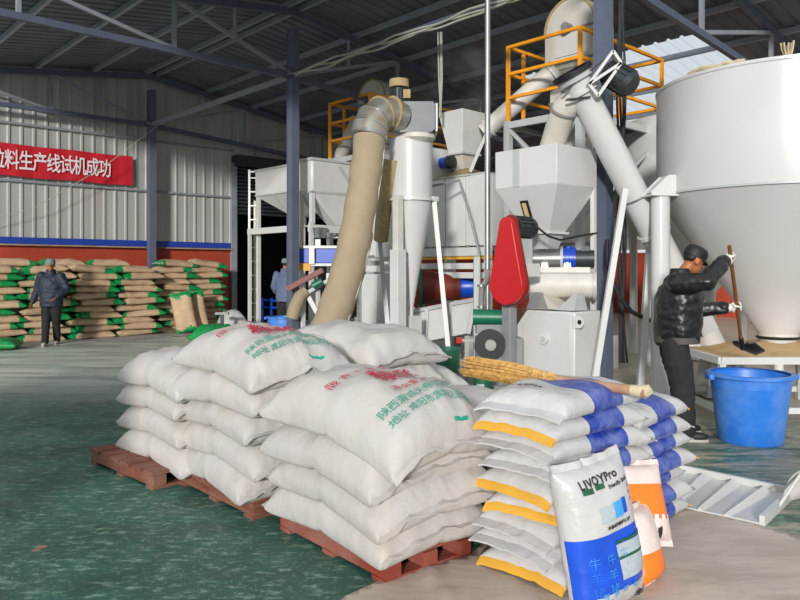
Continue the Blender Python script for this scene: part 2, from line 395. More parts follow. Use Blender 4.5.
def column(v, lab, off=0):
    c = thing('steel_column', lab, 'column', B(0, v-off, 0), 'steel columns under the ridge')
    w = .165; m = MB()
    b = B(0, v-off, 0)
    m.ubox(b+Z*2.95+U*0, (.02, w-.03, 5.9)); m.build('web', M['column'], c)
    for s in (-1, 1): MB().ubox(b+Z*2.95+V*(s*(w/2-.0125)), (w, .025, 5.9)).build('flange', M['column'], c)
    m = MB(); m.box(b+Z*2.95+U*.0-U*.06, (.02, w-.05, 5.88), U, V); m.box(b+Z*2.95+U*.06, (.02, w-.05, 5.88), U, V); m.build('side_plate', M['column'], c)
    MB().ubox(b+Z*.01, (.36, .36, .02)).build('base_plate', M['column'], c)
    MB().ubox(b+Z*5.06, (.3, .3, .03)).build('collar_plate', M['truss_light'], c)
    return c
column(VW, 'blue grey steel column against the gable wall beside the red banner', off=.35)
column(6.4, 'blue grey steel column in front of the white bins')
column(0, 'thick dark steel column beside the white hopper and inclined pipe')

tb = MB(); tb.bar(B(0, .12, 5.08), B(0, 6.28, 5.08), .09, .1)
tag(tb.build('ridge_tie_beam', M['steel_blue']), 'long tie beam with pale cables draped along it under the roof', 'beam')
tb = MB(); tb.bar(B(0, 6.52, 5.06), B(0, 12.33, 5.06), .07, .09)
tag(tb.build('ridge_tie_beam', M['truss_light']), 'bright steel tie beam running from middle column to gable column', 'beam')
# pale cables along the nearer tie beam
m = MB(); rnd = random.Random(4)
for j in range(3):
    pts = []
    for i in range(41):
        v = 6.2-i*.15; pts.append(B(-.07-.02*j, v, 5.03+.03*j-.05*abs(math.sin(v*2.1+j))*(1+.4*math.sin(v*5+j))))
    m.pipe(pts, .016, 6)
tag(m.build('cable_bundle', M['cable_w']), 'pale cables sagging along the tie beam under the roof', 'cable')

# banner with lettering
bz0, bz1, bu0, bu1 = 3.56, 4.26, -4.6, -.38
m = MB(); nb = 48
fr = []; bk = []
for i in range(nb+1):
    uu = bu0+(bu1-bu0)*i/nb; w = .012*math.sin(i*.9)+.006*math.sin(i*2.3); sag = -.02*math.sin(i/nb*math.pi*3)**2
    fr.append((uu, w, sag))
m.rings([[B(uu, VW-.13+w, bz0+sg) for uu, w, sg in fr], [B(uu, VW-.13+w, (bz0+bz1)/2+sg) for uu, w, sg in fr], [B(uu, VW-.13+w*.6, bz1+sg*.7) for uu, w, sg in fr]], closed=False)
bn = thing('banner', 'long red banner with white Chinese lettering hung on the gable wall', 'banner', B(-3, VW-.13, bz0))
m.build('cloth', M['banner'], bn)
vs, fs = text_polys('颗粒料生产线试机成功', .45, bold=.006, align='RIGHT', spacing=.88)
xm = max(v[0] for v in vs)
me = flat_mesh('lettering', [B(-.92+(x-xm)*.675, VW-.165, 3.74+y)-bn.location for x, y in vs], fs, M['print_white'])
child('lettering', me, bn)
for uu in (-4.5, -.4): 
    MB().pipe([B(uu, VW-.13, bz1-.01), B(uu, VW-.07, 4.72)], .006, 5).build('tie_cord', M['cable_w'], bn)
# thin wires under the roof
m = MB(); m.pipe([B(0, 12.0, 5.0), B(-1.2, 12.3, 3.9), B(-2.6, 12.45, 2.9), B(-3.6, 12.55, 2.5)], .008, 5)
tag(m.build('stay_wire', M['cable_w']), 'thin slack wire running down across the red banner', 'wire')
m = MB(); m.pipe([W(441, 32, 11.17), W(441.5, 80, 11.2), W(440, 118, 11.2)], .022, 6); m.pipe([W(438, 32, 11.2), W(439, 80, 11.25), W(441, 118, 11.25)], .015, 6)
tag(m.build('hanging_cable', M['cable_w']), 'tan cables hanging straight down from the roof tie beam', 'cable')
# ------------------------------------------------------------------ big tank on the right
TC = vec(4.2, 8.0, 0)
tk = thing('storage_tank', 'huge glossy white tank with cone bottom at the right', 'tank', TC)
m = MB(); m.lathe([(1.27, 2.33), (1.275, 2.36), (1.275, 2.9), (1.275, 3.5), (1.285, 3.51), (1.285, 3.54), (1.2, 3.54), (1.2, 3.3)], TC, n=72, caps=False); m.build('shell', M['white_clean'], tk)
m = MB(); m.lathe([(1.268, 2.33), (.95, 1.87), (.55, 1.29), (.19, .78), (.185, .7)], TC, n=64, caps=False); m.build('cone', M['white_clean'], tk)
m = MB(); m.lathe([(1.27, 2.32), (1.283, 2.325), (1.283, 2.345), (1.27, 2.35)], TC, n=72, caps=False); m.build('weld_seam', M['palegrey'], tk)
m = MB(); m.lathe([(.2, .8), (.21, .8), (.21, .74), (.17, .74), (.17, .56)], TC, n=32, caps=False); m.build('outlet', M['offwhite'], tk)
m = MB(); m.lathe([(.215, .77), (.225, .755), (.215, .74)], TC, n=32, caps=False); m.build('clamp_ring', M['black'], tk)
for ang in (188, 278, 8, 98):
    a = math.radians(ang); d = vec(math.cos(a), math.sin(a), 0); p = TC+d*1.39; tn = vec(-d.y, d.x, 0)
    lg = MB().tube(p, p+Z*2.3, .1, n=24).build('leg', M['white_clean'], tk)
    m = MB(); m.box(p+Z*.01, (.3, .3, .02), d, tn); sub(m, 'foot_plate', M['white'], lg, tk)
    m = MB(); m.prism([(-.16, 0), (.14, 0), (.14, .22), (.04, .22), (-.16, .03)], p-d*.0+Z*2.3-tn*.11, -d, Z, tn, .012)
    m.prism([(-.16, 0), (.14, 0), (.14, .22), (.04, .22), (-.16, .03)], p+Z*2.3+tn*.1, -d, Z, tn, .012)
    m.box(p+Z*2.305, (.3, .24, .02), d, tn); m.prism([(0, 0), (.235, .0), (.235, .012), (0, .012)], p+d*.16+Z*2.325, -d*.8+Z*.75, Z, tn, .1); m.build('bracket', M['white'], tk)
    m = MB(); m.tube(p+Z*2.4-tn*.118-d*.05, p+Z*2.4-tn*.105-d*.05, .03, n=14); m.build('bracket_hole', M['black'], tk)
# frame the outlet discharges into
fr = thing('outlet_tray', 'white steel tray stand dusted with meal under the tank outlet', 'stand', vec(3.95, 7.75, 0))
m = MB(); c = vec(3.9, 7.72, 0)
MB().box(c+Z*.6, (1.5, 1.3, .03)).build('tray', M['offwhite'], fr)
for dx, dy, L, ax in ((0, -.65, 1.5, 0), (0, .65, 1.5, 0), (-.75, 0, 1.3, 1), (.75, 0, 1.3, 1)):
    MB().box(c+vec(dx, dy, .61), (1.5 if ax == 0 else .05, .05 if ax == 0 else 1.3, .07)).build('rim', M['white'], fr)
    MB().box(c+vec(dx, dy, .12), (1.5 if ax == 0 else .05, .05 if ax == 0 else 1.3, .06)).build('lower_rail', M['white'], fr)
for sx in (-1, 1):
    for sy in (-1, 1): MB().box(c+vec(sx*.73, sy*.63, .3), (.06, .06, .6)).build('leg', M['white'], fr)
m = MB(); n = 22
for i in range(n):
    for j in range(n):
        x = -.7+1.4*i/(n-1); y = -.58+1.16*j/(n-1); d = math.hypot(x-.3, y-.3)
        m.v.append(c+vec(x, y, .618+max(0, .12-.15*d)*(1+.3*noise.noise(vec(x*6, y*6, 0)))+.008*noise.noise(vec(x*14, y*14, 3))))
for i in range(n-1):
    for j in range(n-1): m.f.append([i*n+j, (i+1)*n+j, (i+1)*n+j+1, i*n+j+1]); m.m.append(0)
o = m.build('spilled_meal', M['meal']); o['kind'] = 'stuff'; tag(o, 'tan meal heaped on the tray under the tank outlet', 'meal')
# cloth rags on the tank rim
for (px, py, Yd, lab) in ((700, 68, 7.16, 'pale cloth strip lying over the left of the tank rim'), (790, 46, 6.72, 'frayed rope end standing up on the tank rim')):
    p = W(px, py, Yd); m = MB(); rg = random.Random(px)
    a = math.atan2(p.y-TC.y, p.x-TC.x)
    if px == 700:
        pts = [vec(TC.x+1.245*math.cos(a+k*.05), TC.y+1.245*math.sin(a+k*.05), 3.555+.025*rg.random()) for k in range(-5, 6)]
        m.pipe(pts, [.012+.022*rg.random() for _ in pts], 7)
    else:
        b0 = vec(TC.x+1.245*math.cos(a), TC.y+1.245*math.sin(a), 3.545)
        for k in range(7):
            d = vec(rg.uniform(-.05, .05), rg.uniform(-.05, .05), 0); m.pipe([b0+d*.6, b0+d+Z*.06, b0+d*1.2+Z*(.09+.05*rg.random())], .009, 5)
    tag(m.build('rag', M['rope']), lab, 'rag')

# second tank behind
T2 = vec(4.95, 11.9, 0)
t2 = thing('storage_tank', 'pale white tank standing behind the huge tank', 'tank', T2)
MB().lathe([(1.25, 2.45), (1.25, 3.9), (1.2, 3.92)], T2, n=48, caps=False).build('shell', M['white'], t2)
MB().lathe([(1.25, 2.45), (.15, 1.0)], T2, n=48, caps=False).build('cone', M['white'], t2)
MB().lathe([(.15, 1.02), (.15, .02)], T2, n=20).build('outlet', M['white'], t2)
for k in range(4):
    a = math.radians(35+90*k); p = T2+vec(math.cos(a), math.sin(a), 0)*1.3; MB().tube(p, p+Z*2.6, .07, n=14).build('leg', M['white'], t2)

# ------------------------------------------------------------------ inclined screw conveyor
s0, s1 = vec(3.84, 8.5, .30), vec(1.90, 7.78, 3.55)
ax = (s1-s0).normalized(); sd = ax.cross(vec(0, 1, 0)).normalized(); sn = sd.cross(ax)
sc = thing('screw_conveyor', 'long white inclined screw conveyor pipe rising to the hopper', 'conveyor', vec(3.84, 8.5, 0))
tb = MB().tube(s0, s1, .155, n=28).build('pipe', M['white_clean'], sc)
L = (s1-s0).length
for f in (.02, .5, .965):
    p = s0+ax*(L*f); sub(MB().tube(p-ax*.018, p+ax*.018, .19, n=28), 'flange', M['white'], tb, sc)
p = s0+ax*(L*.62); sub(MB().tube(p-ax*.012, p+ax*.012, .162, n=24), 'clamp', M['steel'], tb, sc)
MB().frust(vec(3.8, 8.52, .02), (.5, .4), vec(3.8, 8.52, .45), (.36, .3), vec(1,0,0), vec(0,1,0)).build('inlet_box', M['white'], sc)
MB().box(s0+ax*.75+sd*.0-vec(0,.17,0), (.2, .02, .34), sd, sn, ax).build('inspection_cover', M['palegrey'], sc)
m = MB(); m.pipe([s1-ax*.14-sd*.02, W(566, 106, 7.92), W(558, 128, 8.1), W(551, 150, 8.26)], [.13, .145, .145, .14], 22); m.build('discharge_spout', M['offwhite'], sc)
m = MB(); q = W(564, 111, 7.95); m.tube(q, q+(W(566, 106, 7.92)-W(558, 128, 8.1)).normalized()*.02, .16, n=20); m.build('spout_flange', M['midgrey'], sc)
# drive: plate frame, belt disc, motor
MB().tube(s1, s1+ax*.05, .2, n=28).build('end_disc', M['palegrey'], sc)
MB().lathe([(.19, 0), (.225, .0), (.225, .05), (.19, .05)], s1+ax*.06, ax, n=28, caps=False).build('belt_ring', M['black'], sc)
A, Bq, C, D = W(588, 85, 7.6), W(612, 52, 7.6), W(620, 64, 7.6), W(597, 97, 7.6)
m = MB()
for a, b in ((A, Bq), (Bq, C), (C, D), (D, A), (A, C)): m.bar(a, b, .03, .1, (0, 1, 0))
m.build('motor_frame', M['white'], sc)
m = MB(); m.bar(W(562, 92, 7.65), W(612, 54, 7.65), .012, .06, (0,1,0)); m.bar(W(566, 100, 7.65), W(590, 97, 7.65), .012, .06, (0,1,0)); m.build('drive_belt', M['black'], sc)
mo = vec(*W(609, 72, 7.75)); me_ = vec(*W(629, 84, 7.6))
m = MB(); m.tube(mo, me_, .14, n=24); m.build('motor', M['dark_motor'], sc)
d = (me_-mo).normalized()
m = MB(); m.tube(me_, me_+d*.05, .145, .11, n=24); m.build('motor_cowl', M['dark_motor'], sc)
m = MB(); a_, b_ = m.frame(d)
for k in range(14):
    t = 2*math.pi*k/14; e = a_*math.cos(t)+b_*math.sin(t); m.bar(mo+e*.145+d*.02, me_+e*.145-d*.01, .008, .02, e)
m.build('cooling_fins', M['dark_motor'], sc)
m = MB(); m.box((mo+me_)/2+Z*.15, (.12, .1, .07)); m.build('terminal_box', M['dark_motor'], sc)
# props of the conveyor
ptop = s0+ax*(L*.66)-vec(0, .12, 0)
MB().bar(W(625, 189, 7.72), vec(*(W(589, 408, 7.5).xy), 0), .06, .06, (0,1,0)).build('prop', M['white'], sc)
MB().bar(s0+ax*(L*.5)+vec(0,.1,0), vec(2.62, 7.9, 0), .07, .07, (0,1,0)).build('prop', M['white'], sc)

# ------------------------------------------------------------------ hopper by the dark column
HC = vec(1.676, 8.28, 0); ha, hb = .85, .78
hp = thing('feed_hopper', 'white square hopper with tapered bottom beside the dark column', 'hopper', HC)
m = MB(); m.frust(HC+Z*2.43, (hb, ha), HC+Z*2.86, (hb, ha)); m.build('bin', M['white_clean'], hp, bev=.006)
m = MB(); m.frust(HC+Z*1.92, (.3, .3), HC+Z*2.43, (hb, ha)); m.build('taper', M['white_clean'], hp, bev=.004)
m = MB(); m.ubox(HC+Z*1.92, (.38, .38, .025)); m.build('flange', M['white'], hp)
m = MB(); m.ubox(HC+Z*2.645-U*(hb/2+.004)+V*.12, (.008, .09, .42)); m.build('seam_strip', M['palegrey'], hp)
m = MB(); m.frust(HC+Z*1.74, (.2, .2), HC+Z*1.92, (.3, .3)); m.build('neck', M['palegrey'], hp)
# sight glass on the sloping face
n0 = HC+Z*2.17-U*((hb+.3)/4+.012)+V*.06; up = ((Z*.51-U*(hb-.3)/2)).normalized(); nn = U.cross(V); face_n = (-U*.51-Z*(hb-.3)/2).normalized()
m = MB(); m.box(n0, (.1, .24, .02), V, up, face_n); sg = m.build('sight_glass_frame', M['black'], hp)
m = MB(); m.box(n0+face_n*.006, (.055, .19, .02), V, up, face_n); sub(m, 'sight_glass', M['hopper_in'], sg, hp)
for su in (-1, 1):
    for sv in (-1, 1):
        p = HC+U*(su*.36)+V*(sv*.4)
        if su == 1: MB().ubox(p+Z*1.22, (.05, .05, 2.44)).build('leg', M['white'], hp)
m = MB(); m.pipe([W(524, 218, 7.85), W(536, 226, 7.7), W(548, 236, 7.7), W(560, 240, 7.75), W(580, 236, 8.0), W(597, 233, 8.25)], .012, 6)
tag(m.build('motor_cable', M['black']), 'black cable looping below the square white hopper', 'cable')

# feeder + conditioner + mill = pellet mill
pm = thing('pellet_mill', 'white pellet mill with red belt guard, conditioner and blue gear motor', 'pellet mill', vec(1.5, 7.8, 0))
F0 = HC+Z*1.63; fx = vec(.96, -.28, 0); fy = vec(.28, .96, 0)
MB().tube(F0-fx*.44, F0+fx*.2, .085, n=20).build('feeder_barrel', M['steel'], pm)
MB().tube(F0+fx*.17, F0+fx*.2, .14, n=24).build('feeder_flange', M['palegrey'], pm)
g = MB(); g.tube(F0+fx*.2, F0+fx*.34, .13, .12, n=20); g.tube(F0+fx*.25-Z*.02, F0+fx*.25+Z*.14, .05, n=12); g.box(F0+fx*.28-Z*.14, (.24, .2, .03), fx, fy, Z); gb = g.build('gearbox', M['blue_motor'], pm)
for k in range(3): sub(MB().tube(F0+fx*(.22+.045*k)-Z*0, F0+fx*(.232+.045*k), .142, n=20), 'gearbox_rib', M['blue_motor'], gb, pm)
MB().tube(F0+fx*.34, F0+fx*.54, .095, n=20).build('feeder_motor', M['dark_motor'], pm)
MB().box(F0+fx*.44+Z*.11, (.09, .08, .05), fx, fy, Z).build('terminal_box', M['dark_motor'], pm)
# conditioner trough below
c0 = HC+Z*1.33-U*.1
MB().tube(c0-fx*.5, c0+fx*.62, .15, n=24).build('conditioner', M['offwhite'], pm)
MB().box(c0+Z*.17+fx*.1, (.9, .16, .06), fx, fy, Z).build('conditioner_lid', M['offwhite'], pm)
for t in (-.46, .58): MB().tube(c0+fx*t, c0+fx*(t+.03), .18, n=24).build('conditioner_flange', M['palegrey'], pm)
for t in (-.2, .05, .3): MB().frust(c0+Z*.16+fx*t, (.1, .12), c0+Z*.26+fx*t, (.07, .08), fx, fy).build('inspection_hatch', M['white'], pm)
# cabinet, chamfered
K = vec(1.82, 7.5, 0); a = .78
poly = [(0, 0), (a, 0), (a, .86), (a-.16, 1.06), (.0, 1.06)]
cb = MB().prism(poly, K, V, Z, U, .5).build('cabinet', M['white'], pm, bev=.012)
m = MB(); m.prism([(.03, .02), (a-.12, .02), (a-.12, .9), (a-.24, 1.04), (.03, 1.04)], K-U*.02, V, Z, U, .02); dr = m.build('cabinet_door', M['white_clean'], pm, bev=.005)
k0 = K+V*.36+Z*.76
sub(MB().tube(k0-U*.06, k0-U*.02, .055, n=18), 'knob', M['white'], dr, pm)
sub(MB().tube(k0-U*.075, k0-U*.06, .03, n=14), 'knob_bolt', M['palegrey'], dr, pm)
l0 = K+Z*.95-U*.01
m = MB(); m.prism([(.02, -.06), (-.08, -.05), (-.11, -.01), (-.1, .04), (-.06, .07), (.02, .07)], l0, V, Z, U, .03); lg = m.build('lifting_lug', M['white'], pm)
sub(MB().tube(l0-V*.065-U*.004+Z*.01, l0-V*.065+U*.0+Z*.01, .025, n=12), 'lug_hole', M['black'], lg, pm)
# tilted chutes between conditioner and cabinet
for t, w_, tl in ((-.06, .3, .5), (.3, .22, -.4)):
    p = K+V*(.45-t)+U*.18+Z*1.13
    m = MB(); m.frust(p-Z*.06, (.26, w_), p+Z*.12+V*tl*.2, (.12, .04)); m.build('feed_chute', M['midgrey'] if t < 0 else M['palegrey'], pm)
m = MB(); m.frust(K+V*.4+U*.2+Z*1.075, (.3, .35), c0-Z*.1, (.2, .2)); m.build('drop_chute', M['offwhite'], pm)
# red belt guard
Gc = vec(1.11, 7.6, 0); r0, r1 = .22, .085; z0, z1 = 1.13+r0, 2.06-r1; poly = []
for k in range(15): t = math.pi+math.pi*k/14; poly.append((r0*math.cos(t), z0+r0*math.sin(t)))
for k in range(11): t = math.pi*k/10; poly.append((r1*math.cos(t), z1+r1*math.sin(t)))
MB().prism(poly, Gc, V, Z, U, .11).build('belt_guard', M['red_gloss'], pm, bev=.006)
MB().prism([(x*1.1, z0+(z-z0)*1.04) for x, z in poly], Gc+U*.085, V, Z, U, .018).build('guard_back_plate', M['red_dark'], pm)
mo = Gc+U*.13+Z*1.955
MB().tube(mo, mo+U*.3, .115, n=22).build('drive_motor', M['dark_motor'], pm)
m = MB()
for k in range(16):
    t = 2*math.pi*k/16; e = V*math.cos(t)+Z*math.sin(t); m.bar(mo+U*.03+e*.12, mo+U*.26+e*.12, .008, .02, e)
m.build('cooling_fins', M['dark_motor'], pm)
MB().ubox(mo+U*.15-Z*.17, (.2, .14, .1)).build('motor_mount', M['palegrey'], pm)
MB().ubox(mo+U*.16-Z*.36, (.16, .16, .28)).build('motor_pedestal', M['palegrey'], pm)
MB().ubox(Gc+U*.22+V*.12+Z*.85, (.12, .12, 1.7)).build('gear_housing', M['midgrey'], pm, bev=.01)
MB().ubox(Gc+U*.3+Z*1.5-V*.1, (.16, .14, .14)).build('junction_box', M['white'], pm)

# vertical steel pole and side pipes
pl = thing('service_pipe', 'thin vertical steel pipe rising to the roof beside red guard', 'pipe', vec(1.04, 8.6, 0))
x0 = (487.5-400)/FPX*8.6
MB().tube(vec(x0, 8.6, 0), vec(x0, 8.6, 6.3), .034, n=14).build('riser', M['steel'], pl)
a0 = vec(x0-.04, 8.55, 1.45)
MB().pipe([vec(x0, 8.57, 1.5), vec(x0-.02, 8.53, 1.38), vec(x0-.075, 8.5, 1.3), vec(x0-.085, 8.5, 1.2), vec(x0-.085, 8.5, .4), vec(x0-.085, 8.5, .02)], .034, 10).build('branch', M['steel'], pl)
for z in (.85, 1.05, 1.3): MB().tube(vec(x0-.085, 8.5, z), vec(x0-.085, 8.5, z+.03), .05, n=12).build('coupling', M['steel'], pl)
m = MB(); m.bar(vec(.93, 8.75, 0), vec(.93, 8.75, 1.66), .07, .07, (0,1,0)); tag(m.build('steel_post', M['palegrey']), 'short pale steel post left of the vertical pipe', 'post')

# cable bundle on the dark column
m = MB(); rr = random.Random(2)
for j in range(4):
    pts = []
    for i in range(24):
        z = 5.0-i*.2; pts.append(B(.16+.012*j, -.1-.02*j, max(z, .08))+vec(.015*math.sin(i*.7+j)+(.05*(1-z) if z < 1 else 0), 0, 0))
    m.pipe(pts, .014, 6)
tag(m.build('cable_bundle', M['black']), 'black cables running down the thick dark column', 'cable')
m = MB(); m.pipe([W(612, 280, 8.0), W(620, 298, 8.0), W(632, 312, 8.0), W(648, 320, 8.1), W(660, 322, 8.2)], .025, 8)
m.pipe([W(612, 280, 8.0), W(607, 262, 8.1), W(607, 240, 8.2)], .025, 8)
tag(m.build('black_hose', M['black']), 'thick black hose curving away right of the dark column', 'hose')
# ------------------------------------------------------------------ cyclone with fan, elbow and fabric duct
CY = vec((411-400)/FPX*9.5, 9.5, 0)
cy = thing('cyclone_collector', 'white dust cyclone with cone, fan on top and square legs', 'dust collector', CY)
MB().lathe([(.0, 3.22), (.285, 3.22), (.285, 3.2), (.282, 2.42)], CY, n=40, caps=False).build('barrel', M['white_clean'], cy)
MB().lathe([(.282, 2.42), (.03, 1.0), (.03, .9)], CY, n=40).build('cone', M['white_clean'], cy)
MB().lathe([(.283, 2.40), (.31, 2.40), (.31, 2.43), (.283, 2.43)], CY, n=40, caps=False).build('flange', M['white'], cy)
MB().ubox(CY+Z*.6, (.2, .2, .6)).build('dust_bin', M['white'], cy)
p0 = vec((398-400)/FPX*9.2, 9.2, 0)
for t in (0, .27): 
    pass
lg = MB().ubox(p0+Z*1.95, (.1, .1, 1.0)).build('leg_upper', M['offwhite'], cy, bev=.004)
MB().ubox(p0+Z*.88, (.15, .15, 1.76)).build('leg', M['white'], cy, bev=.005)
MB().ubox(p0+vec(.06, .16, 0)+Z*1.2, (.1, .1, 2.4)).build('leg', M['palegrey'], cy)
MB().ubox(p0+Z*2.41+vec(.02, .05, 0), (.16, .16, .02)).build('leg_plate', M['white'], cy)
q0 = W(434, 201, 9.45); MB().bar(q0, vec((452-400)/FPX*9.1, 9.1, 0), .06, .06, (0,1,0)).build('leg', M['white'], cy)
MB().ubox(W(434, 199, 9.45), (.09, .09, .06)).build('lug', M['white'], cy)
MB().bar(W(378, 222, 9.9), vec((391-400)/FPX*9.6, 9.6, .3), .06, .06, (0,1,0)).build('leg', M['palegrey'], cy)
MB().bar(W(380, 206, 9.9), W(396, 204, 9.5), .05, .05).build('stay', M['palegrey'], cy)
# fan housing
fb = MB(); c = W(417, 120, 9.4); poly = []
hw, hh = .235, .205
poly = [(-hw, -hh), (hw-.06, -hh), (hw, -hh+.05), (hw, hh-.05), (hw-.03, hh), (-hw, hh)]
fb.prism(poly, c-vec(0, .2, 0), vec(1,0,0), Z, vec(0,1,0), .4); fb.build('fan_housing', M['greybox'], cy, bev=.01)
MB().box(c+vec(hw+.012, -.0, -.0), (.03, .36, .36)).build('fan_side_panel', M['white'], cy, bev=.006)
MB().lathe([(.2, -.2), (.24, -.2), (.24, -.255), (.13, -.33), (.13, -.36)], c, n=28).build('fan_base', M['offwhite'], cy)
mt = W(399, 97, 9.3)
MB().tube(mt-Z*.12, mt+Z*.1, .1, n=20).build('fan_motor', M['dark_motor'], cy)
m = MB()
for k in range(12):
    t = 2*math.pi*k/12; m.bar(mt-Z*.1+vec(math.cos(t), math.sin(t), 0)*.105, mt+Z*.09+vec(math.cos(t), math.sin(t), 0)*.105, .008, .02)
m.build('cooling_fins', M['dark_motor'], cy)
MB().tube(mt+Z*.12, mt+Z*.22, .13, .125, n=20).build('motor_hood', M['tan_cap'], cy)
MB().tube(mt-Z*.18, mt-Z*.12, .13, n=20).build('motor_flange', M['tan_cap'], cy)
MB().box(mt+vec(.1, -.06, .02), (.09, .08, .11)).build('terminal_box', M['tan_cap'], cy)
# segmented elbow
el = [W(401, 118, 9.3), W(391, 114, 9.2), W(381, 114, 9.1), W(374, 120, 9.0), W(370, 128, 8.95), W(368, 137, 8.92)]
m = MB(); m.pipe(el, [.2, .205, .215, .22, .225, .22], 26); eb = m.build('elbow', M['silver_dusty'], cy, ang=15)
for k in (1, 2, 3, 4):
    d = (el[k+1]-el[k-1]).normalized(); sub(MB().tube(el[k]-d*.008, el[k]+d*.008, .232, n=26), 'elbow_seam', M['silver'] if k > 2 else M['tan_cap'], eb, cy)
# fabric duct
base = [W(370, 137, 8.9), W(367, 165, 8.85), W(362, 200, 8.75), W(356, 235, 8.65), W(348, 270, 8.5), W(337, 305, 8.3), W(326, 335, 8.1), W(316, 370, 8.0), W(308, 402, 7.95)]
pts = []
for i in range(len(base)-1):
    for k in range(6):
        t = k/6; a_ = base[max(i-1, 0)]; b_, c_ = base[i], base[i+1]; d_ = base[min(i+2, len(base)-1)]
        pts.append(.5*((2*b_)+(c_-a_)*t+(2*a_-5*b_+4*c_-d_)*t*t+(3*b_-a_-3*c_+d_)*t**3))
pts.append(base[-1])
m = MB(); m.pipe(pts, [.2+.006*math.sin(i*1.1)+.003*math.sin(i*2.9) for i in range(len(pts))], 28); hz = m.build('fabric_duct', M['hose'], cy, ang=60)
m = MB(); m.pipe([p+vec(.19, -.045, 0) for p in pts[2:-4]], .009, 6); sub(m, 'duct_seam', M['offwhite'], hz, cy)
d = (el[-1]-el[-2]).normalized(); sub(MB().tube(base[0]-d*.03, base[0]+d*.02, .215, n=26), 'hose_clamp', M['steel'], hz, cy)
# second flexible duct, mostly hidden behind
m = MB(); m.pipe([W(392, 160, 9.35), W(388, 185, 9.4), W(384, 205, 9.5), W(381, 240, 9.7)], .1, 16); m.build('return_duct', M['tan_cap'], cy)

# ------------------------------------------------------------------ two elevator towers with railed platforms
def tower(A, D, zp, lab, elab, head, spout, skip=()):
    A = vec(A[0], A[1], 0); ev, eu = 1.27, 2.35
    P = lambda a, b, z: A-V*(a*ev)+U*(b*eu)+Z*z
    t = thing('railed_platform', lab, 'platform', P(.5, .5, 0), 'steel platforms with yellow guard rails')
    MB().box(P(.5, .5, zp-.02), (eu, ev, .04), U, V, Z).build('deck', M['shutter'], t)
    for a, b, c_, d_ in ((0, 0, 1, 0), (1, 0, 1, 1), (0, 1, 1, 1), (0, 0, 0, 1)): MB().bar(P(a, b, zp-.06), P(c_, d_, zp-.06), .06, .1).build('deck_beam', M['palegrey'], t)
    posts = [(0, 0), (1, 0), (1, .45), (1, 1), (0, 1), (0, .5), (.18, 0)]
    for a, b in posts:
        if (a, b) == (.18, 0): MB().bar(P(0, .16, zp), P(0, .16, zp+1.1), .045, .045, U).build('rail_post', M['yellow'], t)
        else: MB().bar(P(a, b, zp), P(a, b, zp+1.15), .05, .05, U).build('rail_post', M['yellow'], t)
    for z in (1.13, .72, .36):
        for a, b, c_, d_ in ((0, 0, 1, 0), (1, 0, 1, 1), (0, 1, 1, 1), (0, 0, 0, 1)):
            MB().bar(P(a, b, zp+z), P(c_, d_, zp+z), .045, .045).build('rail', M['yellow'], t)
    for a in (0, 1):
        for b in (0, 1): MB().bar(P(a, b, 0), P(a, b, zp), .1, .1, U).build('tower_leg', M['palegrey'], t)
        MB().bar(P(a, 0, zp-.1), P(a, 1, zp-1.6), .05, .05).build('tower_brace', M['palegrey'], t)
        MB().bar(P(a, 1, zp-.1), P(a, 0, zp-1.6), .05, .05).build('tower_brace', M['palegrey'], t)
    MB().bar(P(0, 0, zp-.1), P(1, 0, zp-1.3), .05, .05).build('tower_brace', M['palegrey'], t)
    MB().bar(P(1, 0, zp-.1), P(0, 0, zp-1.3), .05, .05).build('tower_brace', M['palegrey'], t)
    # bucket elevator inside
    E, w, th, zc = head
    e = thing('bucket_elevator', elab, 'elevator', vec(E.x, E.y, 0), 'bucket elevators')
    E = vec(E.x, E.y, 0); h = w/2
    poly = [(-h, zc-.55), (-h*.82, zc-.6), (h*.82, zc-.6), (h, zc-.55)]+[(h*math.cos(math.pi*k/18), zc+h*1.05*math.sin(math.pi*k/18)) for k in range(19)]
    hd = MB().prism(poly, E-U*(th/2), V, Z, U, th).build('head_casing', M['offwhite'], e, bev=.01)
    sub(MB().prism([(x*1.02, zc+(z-zc)*1.01) for x, z in poly[4:]]+[(x*.93, zc+(z-zc)*.93) for x, z in reversed(poly[4:])], E-U*(th/2+.012), V, Z, U, .014), 'head_rim', M['tan_cap'], hd, e)
    for zz in (zc-.02, zc-.5): sub(MB().ubox(E-U*(th/2+.01)+Z*zz, (.02, w*1.02, .035)), 'casing_flange', M['midgrey'], hd, e)
    sub(MB().ubox(E-U*(th/2+.012)+Z*(zc-.26), (.015, w*.55, .3)), 'access_cover', M['white'], hd, e)
    sh = MB().box(E+Z*((zc-.6)/2), (th*.9, w*.82, zc-.6), U, V, Z).build('shaft', M['offwhite'], e, bev=.006)
    z = .8
    while z < zc-.7: sub(MB().box(E+Z*z, (th*.9+.03, w*.82+.03, .04), U, V, Z), 'shaft_flange', M['midgrey'], sh, e); z += 1.1
    MB().box(E+Z*.25, (th*1.2, w*1.1, .5), U, V, Z).build('boot', M['white'], e)
    MB().tube(E-U*(th/2+.14)+Z*zc, E-U*(th/2)+Z*zc, .07, n=14).build('head_bearing', M['midgrey'], e)
    m = MB(); m.tube(spout[0], spout[1], .14, n=18); sp = m.build('spout', M['offwhite'], e)
    d = (spout[1]-spout[0]).normalized()
    for f in (.06, .93): q = spout[0].lerp(spout[1], f); sub(MB().tube(q-d*.015, q+d*.015, .175, n=18), 'spout_flange', M['white'], sp, e)
    return t, e
tower((1.65, 10.98), None, 3.76, 'yellow railed platform around the tall elevator right of centre', 'tall cream bucket elevator with rounded head, near the dark column',
      (vec(2.78, 11.2, 0), .92, .5, 5.2), (W(556, 68, 11.0), W(484, 132, 11.4)))
